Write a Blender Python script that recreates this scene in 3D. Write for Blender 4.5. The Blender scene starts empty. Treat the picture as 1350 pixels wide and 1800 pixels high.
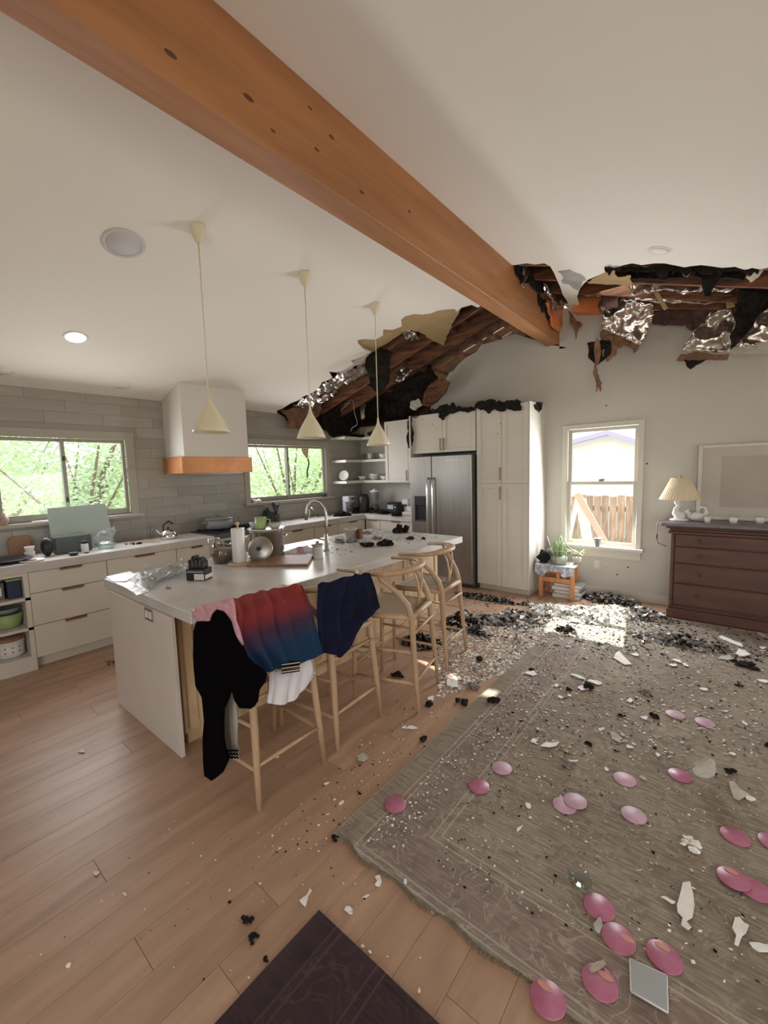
import bpy, math, random
from math import sin, cos, pi, radians, sqrt
from mathutils import Vector, Matrix, noise, geometry
R = random.Random(7)
SC = bpy.context.scene
COL = SC.collection

# ------------------------------------------------------------------ camera
CF, YAW, PIT, ROL, CH = 740.6, .6901, .0982, -.0289, 1.69
_r = Vector((cos(YAW), sin(YAW), 0))
FW = Vector((-sin(YAW)*cos(PIT), cos(YAW)*cos(PIT), -sin(PIT)))
_u = _r.cross(FW)
RT = cos(ROL)*_r + sin(ROL)*_u
UP = -sin(ROL)*_r + cos(ROL)*_u
CO = Vector((0, 0, CH))
cd = bpy.data.cameras.new('camera')
cam = bpy.data.objects.new('camera', cd)
COL.objects.link(cam)
cam.matrix_world = Matrix(((RT.x, UP.x, -FW.x, 0), (RT.y, UP.y, -FW.y, 0), (RT.z, UP.z, -FW.z, CH), (0, 0, 0, 1)))
cd.sensor_fit = 'VERTICAL'
cd.sensor_height = 36
cd.lens = CF/1800*36
cd.clip_start = .02
cd.clip_end = 300
SC.camera = cam

# ------------------------------------------------------------------ light
w = bpy.data.worlds.new('World')
SC.world = w
w.use_nodes = True
nt = w.node_tree
bg = nt.nodes['Background']
bg.inputs[0].default_value = (.86, .92, 1.0, 1)
bg.inputs[1].default_value = 2.6

def sun_lamp():
    l = bpy.data.lights.new('sun', 'SUN')
    l.energy = 21.0
    l.color = (1, .93, .82)
    l.angle = radians(.6)
    o = bpy.data.objects.new('sun', l)
    COL.objects.link(o)
    o.rotation_euler = Vector((.22, -1.74, -2.11)).to_track_quat('-Z', 'Y').to_euler()
sun_lamp()

def area(name, loc, direction, sx, sy, power, color=(1, 1, 1), spread=180):
    l = bpy.data.lights.new(name, 'AREA')
    l.shape = 'RECTANGLE'
    l.size = sx
    l.size_y = sy
    l.energy = power
    l.color = color
    l.spread = radians(spread)
    o = bpy.data.objects.new(name, l)
    COL.objects.link(o)
    o.location = loc
    o.rotation_euler = Vector(direction).to_track_quat('-Z', 'Y').to_euler()
    return o
# added fill lights behind and right of the camera, brightening the room
area('rear_fill', (1.2, -2.85, 1.35), (-.1, 1, 0.02), 3.6, 2.2, 54, (1, .93, .86))
area('side_fill', (3.85, 2.2, 1.5), (-1, .0, 0.0), 2.6, 1.6, 36, (1, .93, .87))
# daylight entering by the kitchen windows and the window in the far wall
area('window_daylight_1', (-5.30, 1.33, 1.73), (1, 0, -.12), 1.1, .74, 20, (.97, .97, 1.0))
area('window_daylight_2', (-5.30, 4.2, 1.73), (1, 0, -.12), 1.4, .74, 20, (.97, .97, 1.0))
area('window_daylight_3', (-1.26, 5.80, 1.43), (0, -1, -.15), .74, 1.35, 62, (.94, .97, 1.0))
# daylight falling through the burnt roof openings
area('roof_hole_daylight', (-.4, 5.2, 3.62), (0, -.25, -1), 1.6, .5, 15, (1, .97, .93))
SC.view_settings.view_transform = 'Standard'
SC.view_settings.look = 'None'
SC.view_settings.exposure = -.07
SC.view_settings.gamma = 1
SC.view_settings.use_curve_mapping = False

# ------------------------------------------------------------------ helpers
def at(px, py, x=None, y=None, z=None, pl=None):
    """world point on a real plane seen at a picture position (camera calibration)"""
    d = FW + RT*((px-675)/CF) - UP*((py-900)/CF)
    if pl:
        n = Vector(pl[0])
        t = (pl[1]-CO.dot(n))/d.dot(n)
    elif x is not None: t = (x-CO.x)/d.x
    elif y is not None: t = (y-CO.y)/d.y
    else: t = (z-CO.z)/d.z
    return CO + d*t

MATS = {}
def mat(name, col, rough=.6, metal=0, var=0, vs=4, bump=0, bs=30, stretch=None, col2=None, rnd=0, trans=0, emit=0, coat=0, alpha=1, ior=1.45, sheen=0, sub=0, spec=.5):
    if name in MATS: return MATS[name]
    m = bpy.data.materials.new(name)
    m.use_nodes = True
    N, L = m.node_tree.nodes, m.node_tree.links
    b = N['Principled BSDF']
    b.inputs['Base Color'].default_value = (*col, 1)
    b.inputs['Roughness'].default_value = rough
    b.inputs['Metallic'].default_value = metal
    b.inputs['IOR'].default_value = ior
    b.inputs['Transmission Weight'].default_value = trans
    b.inputs['Coat Weight'].default_value = coat
    b.inputs['Specular IOR Level'].default_value = spec
    b.inputs['Sheen Weight'].default_value = sheen
    b.inputs['Alpha'].default_value = alpha
    if emit:
        b.inputs['Emission Color'].default_value = (*col, 1)
        b.inputs['Emission Strength'].default_value = emit
    tc = N.new('ShaderNodeTexCoord')
    mp = N.new('ShaderNodeMapping')
    L.new(tc.outputs['Object'], mp.inputs[0])
    if stretch: mp.inputs['Scale'].default_value = stretch
    src = None
    oi = None
    if rnd:
        oi = N.new('ShaderNodeObjectInfo')
        ad = N.new('ShaderNodeVectorMath'); ad.operation = 'SCALE'
        L.new(oi.outputs['Random'], ad.inputs['Scale']); ad.inputs[0].default_value = (17, 31, 23)
        ad2 = N.new('ShaderNodeVectorMath'); ad2.operation = 'ADD'
        L.new(tc.outputs['Object'], ad2.inputs[0]); L.new(ad.outputs[0], ad2.inputs[1])
        L.new(ad2.outputs[0], mp.inputs[0])
    if var or col2:
        n = N.new('ShaderNodeTexNoise')
        n.inputs['Scale'].default_value = vs
        n.inputs['Detail'].default_value = 6
        n.inputs['Roughness'].default_value = .6
        L.new(mp.outputs[0], n.inputs['Vector'])
        rp = N.new('ShaderNodeValToRGB')
        rp.color_ramp.elements[0].position = .32
        rp.color_ramp.elements[1].position = .68
        c2 = col2 if col2 else tuple(c*(1-var) for c in col)
        rp.color_ramp.elements[0].color = (*c2, 1)
        rp.color_ramp.elements[1].color = (*[min(1, c*(1+var*.4)) for c in col], 1)
        L.new(n.outputs['Fac'], rp.inputs[0])
        src = rp.outputs[0]
    if rnd:
        hv = N.new('ShaderNodeHueSaturation')
        mr = N.new('ShaderNodeMapRange')
        mr.inputs['To Min'].default_value = 1-rnd
        mr.inputs['To Max'].default_value = 1+rnd
        L.new(oi.outputs['Random'], mr.inputs['Value'])
        L.new(mr.outputs[0], hv.inputs['Value'])
        hv.inputs['Color'].default_value = (*col, 1)
        if src: L.new(src, hv.inputs['Color'])
        src = hv.outputs[0]
    if src: L.new(src, b.inputs['Base Color'])
    if bump:
        nb = N.new('ShaderNodeTexNoise')
        nb.inputs['Scale'].default_value = bs
        nb.inputs['Detail'].default_value = 5
        L.new(mp.outputs[0], nb.inputs['Vector'])
        bp = N.new('ShaderNodeBump')
        bp.inputs['Strength'].default_value = bump
        bp.inputs['Distance'].default_value = .01
        L.new(nb.outputs['Fac'], bp.inputs['Height'])
        L.new(bp.outputs[0], b.inputs['Normal'])
    MATS[name] = m
    return m

def setp(o, label=None, cat=None, group=None, kind=None):
    if label: o['label'] = label
    if cat: o['category'] = cat
    if group: o['group'] = group
    if kind: o['kind'] = kind
    return o

def thing(name, label, cat, loc=(0, 0, 0), group=None, rz=0):
    o = bpy.data.objects.new(name, None)
    o.empty_display_size = .05
    COL.objects.link(o)
    o.location = loc
    o.rotation_euler = (0, 0, rz)
    return setp(o, label, cat, group)

class MB:
    """collects shapes into one mesh"""
    def __init__(s):
        s.v = []; s.f = []; s.sm = []; s.mi = []; s.cur = 0
    def add(s, vs, fs, smooth=False, mi=None):
        k = len(s.v)
        s.v += [tuple(q) for q in vs]
        for f in fs:
            s.f.append(tuple(i+k for i in f)); s.sm.append(smooth); s.mi.append(s.cur if mi is None else mi)
        return s
    def box(s, x0, x1, y0, y1, z0, z1, b=0, M=None):
        if x0 > x1: x0, x1 = x1, x0
        if y0 > y1: y0, y1 = y1, y0
        if z0 > z1: z0, z1 = z1, z0
        if b <= 0:
            v = [(x0,y0,z0),(x1,y0,z0),(x1,y1,z0),(x0,y1,z0),(x0,y0,z1),(x1,y0,z1),(x1,y1,z1),(x0,y1,z1)]
            f = [(0,3,2,1),(4,5,6,7),(0,1,5,4),(1,2,6,5),(2,3,7,6),(3,0,4,7)]
        else:
            b = min(b, (x1-x0)*.45, (y1-y0)*.45, (z1-z0)*.45)
            X, Y, Z = (x0, x1), (y0, y1), (z0, z1)
            v = []; idx = {}
            for i in (0, 1):
                for j in (0, 1):
                    for k in (0, 1):
                        sx, sy, sz = (b if i == 0 else -b), (b if j == 0 else -b), (b if k == 0 else -b)
                        for a in range(3):
                            p = [X[i]+sx, Y[j]+sy, Z[k]+sz]
                            p[a] = (X[i], Y[j], Z[k])[a]
                            idx[(i, j, k, a)] = len(v); v.append(tuple(p))
            f = []
            def q(*c): f.append([idx[t] for t in c])
            for i in (0, 1): q(*[(i, j, k, 0) for j, k in ((0,0),(1,0),(1,1),(0,1))])
            for j in (0, 1): q(*[(i, j, k, 1) for i, k in ((0,0),(1,0),(1,1),(0,1))])
            for k in (0, 1): q(*[(i, j, k, 2) for i, j in ((0,0),(1,0),(1,1),(0,1))])
            for j in (0, 1):
                for k in (0, 1): q((0,j,k,1),(1,j,k,1),(1,j,k,2),(0,j,k,2))
            for i in (0, 1):
                for k in (0, 1): q((i,0,k,0),(i,1,k,0),(i,1,k,2),(i,0,k,2))
            for i in (0, 1):
                for j in (0, 1): q((i,j,0,0),(i,j,1,0),(i,j,1,1),(i,j,0,1))
            for i in (0, 1):
                for j in (0, 1):
                    for k in (0, 1): q((i,j,k,0),(i,j,k,1),(i,j,k,2))
            c = Vector(((x0+x1)/2, (y0+y1)/2, (z0+z1)/2))
            g = []
            for t in f:
                P = [Vector(v[i]) for i in t]
                n = (P[1]-P[0]).cross(P[2]-P[0]); m = sum(P, Vector())/len(P)
                g.append(tuple(t) if n.dot(m-c) > 0 else tuple(reversed(t)))
            f = g
        if M is not None: v = [M @ Vector(q) for q in v]
        return s.add(v, f)
    def tube(s, pts, r, n=8, flat=1, up=None, cap=True):
        P = [Vector(p) for p in pts]
        if not hasattr(r, '__len__'): r = [r]*len(P)
        vs = []; fs = []
        prev = None
        for i, p in enumerate(P):
            t = (P[min(i+1, len(P)-1)]-P[max(i-1, 0)])
            if t.length < 1e-9: t = Vector((0, 0, 1))
            t.normalize()
            ref = Vector(up) if up else (prev if prev else (Vector((0, 0, 1)) if abs(t.z) < .9 else Vector((1, 0, 0))))
            a = (ref-t*ref.dot(t))
            if a.length < 1e-6: a = t.orthogonal()
            a.normalize(); b = t.cross(a); prev = a
            for k in range(n):
                th = 2*pi*k/n
                vs.append(p+a*(cos(th)*r[i]*flat)+b*(sin(th)*r[i]))
        for i in range(len(P)-1):
            for k in range(n):
                fs.append((i*n+k, i*n+(k+1) % n, (i+1)*n+(k+1) % n, (i+1)*n+k))
        if cap:
            fs.append(tuple(reversed(range(n)))); fs.append(tuple((len(P)-1)*n+k for k in range(n)))
        return s.add(vs, fs, True)
    def lathe(s, prof, c=(0, 0, 0), n=24, M=None, smooth=True, wob=None, cap=True):
        vs = []; fs = []
        m = len(prof)
        for i, (r, z) in enumerate(prof):
            for k in range(n):
                th = 2*pi*k/n
                rr = r*(wob(th, i) if wob else 1)
                vs.append(Vector((rr*cos(th), rr*sin(th), z)))
        for i in range(m-1):
            for k in range(n):
                fs.append((i*n+k, i*n+(k+1) % n, (i+1)*n+(k+1) % n, (i+1)*n+k))
        if cap and prof[0][0] > 1e-6: fs.append(tuple(reversed(range(n))))
        if cap and prof[-1][0] > 1e-6: fs.append(tuple((m-1)*n+k for k in range(n)))
        c = Vector(c)
        vs = [(M @ q if M else q)+c for q in vs]
        return s.add(vs, fs, smooth)
    def prism(s, pts, ext):
        P = [Vector(p) for p in pts]; e = Vector(ext); n = len(P)
        return s.add(P+[p+e for p in P], [tuple(range(n)), tuple(reversed(range(n, 2*n)))]+[(i, n+i, n+(i+1) % n, (i+1) % n) for i in range(n)])
    def grid(s, G, th=0, smooth=True):
        m, n = len(G), len(G[0])
        P = [Vector(q) for r in G for q in r]
        fs = [(i*n+j, i*n+j+1, (i+1)*n+j+1, (i+1)*n+j) for i in range(m-1) for j in range(n-1)]
        if th:
            N = []
            for i in range(m):
                for j in range(n):
                    a = P[min(i+1, m-1)*n+j]-P[max(i-1, 0)*n+j]; b = P[i*n+min(j+1, n-1)]-P[i*n+max(j-1, 0)]
                    q = a.cross(b)
                    N.append(q.normalized() if q.length > 1e-9 else Vector((0, 0, 1)))
            k = m*n
            P2 = [p+q*th for p, q in zip(P, N)]
            fs2 = [tuple(reversed([i+k for i in f])) for f in fs]
            rim = [j for j in range(n)]+[i*n+n-1 for i in range(1, m)]+[(m-1)*n+j for j in range(n-2, -1, -1)]+[i*n for i in range(m-2, 0, -1)]
            fr = [(rim[i], rim[(i+1) % len(rim)], rim[(i+1) % len(rim)]+k, rim[i]+k) for i in range(len(rim))]
            P += P2; fs = fs+fs2+fr
        return s.add(P, fs, smooth)
    def rock(s, c, r, seed=0, sub=1, amp=.35, sq=(1, 1, 1), smooth=False):
        vs, fs = ICO[sub]
        c = Vector(c); out = []
        for q in vs:
            k = 1+amp*2*noise.noise(q*1.7+Vector((seed*7.3, seed*3.1, seed*1.7)))+amp*noise.noise(q*4+Vector((seed, 0, seed*2)))
            out.append(c+Vector((q.x*sq[0], q.y*sq[1], q.z*sq[2]))*r*k)
        return s.add(out, fs, smooth)
    def obj(s, name, m, parent=None, off=None):
        me = bpy.data.meshes.new(name)
        v = s.v
        if parent is not None and off is None:
            q = parent
            off = Vector((0, 0, 0))
            while q is not None:
                off = off + q.location; q = q.parent
        if off is not None:
            v = [(a-off[0], b-off[1], c-off[2]) for a, b, c in v]
        me.from_pydata(v, [], s.f)
        me.polygons.foreach_set('use_smooth', s.sm)
        if isinstance(m, (list, tuple)):
            for q in m: me.materials.append(q)
            me.polygons.foreach_set('material_index', s.mi)
        else: me.materials.append(m)
        me.update()
        o = bpy.data.objects.new(name, me)
        COL.objects.link(o)
        if parent is not None: o.parent = parent
        return o
def _ico():
    import bmesh
    out = {}
    for k in (1, 2, 3):
        bm = bmesh.new(); bmesh.ops.create_icosphere(bm, subdivisions=k, radius=1)
        bm.verts.ensure_lookup_table()
        out[k] = ([v.co.copy() for v in bm.verts], [tuple(v.index for v in f.verts) for f in bm.faces]); bm.free()
    return out
ICO = _ico()

def copy_tree(o, parent=None):
    c = o.copy()
    COL.objects.link(c)
    c.parent = parent
    for ch in list(o.children): copy_tree(ch, c)
    return c

def based(mb, name, m, loc, label, cat, group=None):
    """single-mesh thing with its origin at its base"""
    o = mb.obj(name, m, None, off=Vector(loc))
    o.location = loc
    return setp(o, label, cat, group)

def ragged(pts, rnd, depth=3, amp=.12, closed=True):
    out = list(pts)
    for _ in range(depth):
        nw = []
        k = len(out)
        for i in range(k if closed else k-1):
            a, b = Vector(out[i]), Vector(out[(i+1) % k])
            d = b-a
            nw.append(a)
            nw.append(a+d*(.5+rnd.uniform(-.12, .12))+Vector((-d.y, d.x))*rnd.uniform(-amp, amp))
        if not closed: nw.append(Vector(out[-1]))
        out = nw
    return out

def sheet(mb, pts3, th=.004, crumple=.02, seed=0, depth=2, amp=.12, step=None, freq=9, sharp=True):
    """crumpled, torn sheet: outline given as 3D points lying near one plane"""
    rnd = random.Random(seed+101)
    P = [Vector(p) for p in pts3]
    c = sum(P, Vector())/len(P)
    n = Vector()
    for i in range(len(P)):
        n += (P[i]-c).cross(P[(i+1) % len(P)]-c)
    n.normalize()
    if n.dot(CO-c) < 0: n = -n
    u = (P[1]-P[0]); u = (u-n*u.dot(n)).normalized(); v = n.cross(u)
    q = [Vector(((p-c).dot(u), (p-c).dot(v))) for p in P]
    q = ragged(q, rnd, depth, amp)
    xs = [a.x for a in q]; ys = [a.y for a in q]
    if step is None: step = max(max(xs)-min(xs), max(ys)-min(ys))/16
    ins = []
    a = min(xs)
    while a < max(xs):
        b = min(ys)
        while b < max(ys):
            ins.append(Vector((a+rnd.uniform(-.3, .3)*step, b+rnd.uniform(-.3, .3)*step)))
            b += step
        a += step
    k = len(q)
    vv, ee, ff, *_ = geometry.delaunay_2d_cdt(q+ins, [(i, (i+1) % k) for i in range(k)], [], 1, 1e-5)
    # keep only triangles whose centre is inside
    def inside(p):
        r = False
        for i in range(k):
            x1, y1 = q[i]; x2, y2 = q[(i+1) % k]
            if (y1 > p.y) != (y2 > p.y) and p.x < (x2-x1)*(p.y-y1)/(y2-y1)+x1: r = not r
        return r
    ff = [f for f in ff if inside((vv[f[0]]+vv[f[1]]+vv[f[2]])/3)]
    top = []
    for p in vv:
        d = crumple*(noise.noise(Vector((p.x*freq, p.y*freq, seed*3.7)))+.5*noise.noise(Vector((p.x*freq*2.7, p.y*freq*2.7, seed*1.3))))
        top.append(c+u*p.x+v*p.y+n*d)
    m = len(top)
    cnt = {}
    for f in ff:
        for i in range(3):
            e = (f[i], f[(i+1) % 3]); cnt[e] = 1
    rim = [e for e in cnt if (e[1], e[0]) not in cnt]
    vs = top+[p-n*th for p in top]
    fs = [tuple(f) for f in ff]+[tuple(reversed([i+m for i in f])) for f in ff]+[(e[0], e[0]+m, e[1]+m, e[1]) for e in rim]
    mb.add(vs, fs, not sharp)
    return mb

def pxsheet(mb, px, plane, **k):
    return sheet(mb, [at(a, b, **plane) for a, b in px], **k)

def cr(P, t):
    n = len(P)-1
    f = min(max(t, 0), 1)*n; i = min(int(f), n-1); f -= i
    a, b, c, d = P[max(i-1, 0)], P[i], P[i+1], P[min(i+2, n)]
    return .5*((2*b)+(c-a)*f+(2*a-5*b+4*c-d)*f*f+(3*b-a-3*c+d)*f*f*f)
def patch(C, m=30, n=30, fold=0, ff=6, seed=0):
    """dense cloth surface through a control net"""
    C = [[Vector(p) for p in r] for r in C]
    G = []
    for i in range(m):
        s = i/(m-1)
        G.append([])
        for j in range(n):
            t = j/(n-1)
            p = cr([cr(r, t) for r in C], s)
            G[-1].append(p)
    if fold:
        H = []
        for i in range(m):
            H.append([])
            for j in range(n):
                a = G[min(i+1, m-1)][j]-G[max(i-1, 0)][j]; b = G[i][min(j+1, n-1)]-G[i][max(j-1, 0)]
                q = a.cross(b); q = q.normalized() if q.length > 1e-9 else Vector((1, 0, 0))
                w_ = min(1, i/(m*.35))
                d = fold*w_*(sin(j/(n-1)*ff*2*pi+1.5*noise.noise(Vector((i*.08, j*.1, seed))))*.6+noise.noise(Vector((i*.09, j*.25, seed+9))))
                H[-1].append(G[i][j]+q*d)
        G = H
    return G
# ------------------------------------------------------------------ materials
M_wall = mat('wall_paint', (.58, .555, .51), .85, var=.05, vs=1.3, bump=.05, bs=60)
M_ceil = mat('ceiling_paint', (.85, .80, .735), .9, var=.025, vs=.9)
M_white = mat('white_cabinet_paint', (.63, .59, .52), .45, var=.05, vs=3)
M_trim = mat('cream_window_trim', (.66, .63, .56), .5, var=.04)
M_trim_shade = mat('shaded_window_trim', (.40, .37, .31), .5, var=.04)  # trim colour darkened to carry the shade at the left windows
M_alu = mat('window_sash_grey', (.36, .34, .30), .45, metal=.3)
M_tile = mat('glazed_long_tile', (.36, .34, .30), .3, var=.12, vs=3, rnd=.09, stretch=(1, .5, 2))
M_grout = mat('tile_grout', (.33, .315, .28), .9)
M_beam = mat('fir_beam', (.42, .19, .08), .5, var=.3, vs=2.0, stretch=(4, .4, 4), col2=(.31, .13, .052), bump=.12, bs=8)
M_oak = mat('light_oak', (.60, .42, .25), .45, var=.22, vs=3, stretch=(3, 3, .6), bump=.05)
M_stool = mat('soaped_oak', (.52, .35, .21), .5, var=.22, vs=5, stretch=(2, 2, .7))
M_cord = mat('woven_paper_cord', (.50, .40, .29), .8, var=.3, vs=60, stretch=(1, 6, 1), bump=.6, bs=90)
M_end = mat('pale_end_panel', (.66, .60, .53), .5, var=.04)
M_floor = mat('oak_floor_plank', (.46, .30, .205), .38, var=.3, vs=2.0, stretch=(5, .7, 1), col2=(.36, .225, .15), rnd=.05, bump=.06, bs=14)
M_dirt = mat('floor_gap', (.10, .065, .045), .9)
M_quartz = mat('white_quartz', (.68, .66, .63), .30, vs=2.6, var=.1, col2=(.53, .495, .455))
M_conc = mat('grey_worktop_edge', (.52, .48, .45), .35, var=.15, vs=6)
M_steel = mat('brushed_steel', (.40, .38, .35), .33, metal=.9, var=.12, vs=3, stretch=(1, 1, 30))
M_fridge = mat('brushed_fridge_steel', (.34, .325, .30), .34, metal=.85, var=.10, vs=2, stretch=(20, 20, 1))
M_chrome = mat('polished_steel', (.72, .70, .67), .14, metal=1)
M_brass = mat('burnished_faucet_metal', (.40, .35, .31), .25, metal=.95)
M_copper = mat('copper_band', (.62, .27, .115), .38, metal=.45, var=.25, vs=4)
M_black = mat('black_plastic', (.018, .018, .02), .4)
M_dark = mat('dark_grey_iron', (.07, .07, .07), .5)
M_char = mat('charred_debris', (.022, .017, .014), .95, var=.6, vs=14, spec=.2, bump=.8, bs=25)
M_ash = mat('grey_ash', (.24, .225, .21), .95, var=.45, vs=16, bump=.6, bs=30)
M_burnt = mat('scorched_wood', (.26, .105, .05), .8, var=.5, vs=3.5, stretch=(.6, 5, 5), col2=(.05, .025, .018), bump=.5, bs=10)
M_burnt2 = mat('dark_roof_board', (.15, .062, .034), .85, var=.6, vs=3, stretch=(.7, 5, 5), col2=(.035, .02, .015), bump=.5)
M_kraft = mat('brown_paper_facing', (.42, .29, .15), .85, var=.15, vs=4)
M_kraft2 = mat('scorched_brown_paper', (.24, .13, .075), .9, var=.4, vs=8)
M_foil = mat('insulation_foil', (.60, .54, .49), .24, metal=.92, var=.18, vs=10, bump=.35, bs=11)
M_gyp = mat('plaster_white', (.88, .86, .82), .9, var=.08, vs=14, bump=.3)
M_gypg = mat('plaster_greyed', (.52, .49, .43), .9, var=.25, vs=12, bump=.3)
M_pink = mat('pink_coaster', (.40, .11, .19), .38, var=.22, vs=14, col2=(.50, .20, .30))
M_pinkl = mat('dusty_pink_coaster', (.60, .38, .47), .5, var=.2, vs=12)
M_glass = mat('clear_glass', (.95, .97, .96), .03, trans=1, ior=1.45)
def thin_pane(name, tint, rough):
    m = bpy.data.materials.new(name); m.use_nodes = True
    N, L = m.node_tree.nodes, m.node_tree.links
    N.remove(N['Principled BSDF'])
    tr = N.new('ShaderNodeBsdfTransparent'); tr.inputs[0].default_value = (*tint, 1)
    gl = N.new('ShaderNodeBsdfGlossy'); gl.inputs['Roughness'].default_value = rough
    lw = N.new('ShaderNodeLayerWeight'); lw.inputs[0].default_value = .5
    pw = N.new('ShaderNodeMath'); pw.operation = 'POWER'; L.new(lw.outputs['Facing'], pw.inputs[0]); pw.inputs[1].default_value = 4
    fz = N.new('ShaderNodeMath'); fz.operation = 'MULTIPLY_ADD'; L.new(pw.outputs[0], fz.inputs[0]); fz.inputs[1].default_value = .85; fz.inputs[2].default_value = .04
    mx = N.new('ShaderNodeMixShader'); L.new(fz.outputs[0], mx.inputs[0]); L.new(tr.outputs[0], mx.inputs[1]); L.new(gl.outputs[0], mx.inputs[2])
    L.new(mx.outputs[0], N['Material Output'].inputs[0])
    return m
M_pane = thin_pane('window_glass', (.96, .98, .97), .02)
M_thin = thin_pane('thin_clear_glass', (.86, .90, .89), .05)
M_slab = mat('greyish_glass_slab', (.70, .74, .74), .10, trans=.5)
M_plast = mat('clear_plastic_film', (.80, .82, .82), .18, trans=.8, ior=1.3, bump=.6, bs=20)
M_bird = mat('walnut_dresser', (.115, .052, .035), .5, var=.3, vs=3, stretch=(.8, 4, 4), bump=.1)
M_drtop = mat('dusty_dresser_top', (.21, .19, .20), .5, var=.3, vs=5)
M_shade = mat('cream_pleated_shade', (.78, .66, .46), .8, var=.05)
M_cer = mat('white_ceramic', (.74, .72, .68), .3)
M_green = mat('green_ceramic', (.33, .44, .19), .35)
M_pend = mat('cream_pendant_enamel', (.74, .67, .50), .4)
M_pendin = mat('pendant_inner_gold', (.85, .72, .42), .3, metal=.5)
M_warm = mat('lamp_light', (1.0, .93, .80), .5, emit=3)
M_leaf = mat('tree_leaf', (.46, .60, .34), .6, var=.35, vs=1.2, col2=(.56, .66, .46), sub=0)
M_leaf2 = mat('pale_tree_leaf', (.60, .68, .54), .6, var=.3, vs=1.0, col2=(.44, .56, .38))
M_bark = mat('bark', (.22, .17, .13), .9, var=.3)
M_lawn = mat('lawn', (.36, .37, .27), .95, var=.3, vs=3)
M_fence = mat('weathered_fence_board', (.46, .33, .27), .85, var=.4, vs=4, stretch=(4, 4, .7), rnd=.2)
M_siding = mat('neighbour_siding', (.80, .80, .80), .8, var=.03)
M_lilac = mat('lilac_eave', (.50, .44, .72), .7)
M_cact = mat('pale_green_cactus', (.33, .44, .22), .6, var=.25, vs=20)
M_orange = mat('orange_pine', (.60, .27, .12), .5, var=.25, vs=5, stretch=(4, 4, 1))
M_drum = mat('grey_enamel', (.22, .23, .23), .4)
M_brownw = mat('brown_board_wood', (.30, .165, .10), .5, var=.25, vs=5, stretch=(1, 6, 6))
M_navy = mat('navy_cloth', (.011, .014, .034), .95, var=.3, vs=9, spec=.1)
M_blackc = mat('black_cloth', (.003, .0025, .003), 1, spec=.05)
M_pinkc = mat('pink_knit', (.60, .32, .38), .9, var=.2, vs=30, bump=.5, bs=60)
M_whitec = mat('white_cloth', (.72, .70, .73), .9, var=.05)
M_greyc = mat('grey_white_cloth', (.46, .43, .39), .9, var=.1)
M_gold = mat('beige_stripe', (.55, .45, .33), .8)

def ombre():
    m = bpy.data.materials.new('ombre_red_to_blue_cloth')
    m.use_nodes = True
    N, L = m.node_tree.nodes, m.node_tree.links
    b = N['Principled BSDF']; b.inputs['Roughness'].default_value = .95; b.inputs['Specular IOR Level'].default_value = .15
    tc = N.new('ShaderNodeTexCoord'); sp = N.new('ShaderNodeSeparateXYZ'); L.new(tc.outputs['Object'], sp.inputs[0])
    mr = N.new('ShaderNodeMapRange'); mr.inputs['From Min'].default_value = .60; mr.inputs['From Max'].default_value = 1.08
    L.new(sp.outputs['Z'], mr.inputs['Value'])
    rp = N.new('ShaderNodeValToRGB'); e = rp.color_ramp.elements
    e[0].position = 0; e[0].color = (.010, .038, .085, 1)
    e[1].position = 1; e[1].color = (.36, .055, .045, 1)
    a = e.new(.40); a.color = (.014, .040, .095, 1)
    a = e.new(.62); a.color = (.060, .028, .055, 1)
    a = e.new(.80); a.color = (.20, .032, .035, 1)
    L.new(mr.outputs[0], rp.inputs[0]); L.new(rp.outputs[0], b.inputs['Base Color'])
    return m
M_ombre = ombre()

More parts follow.
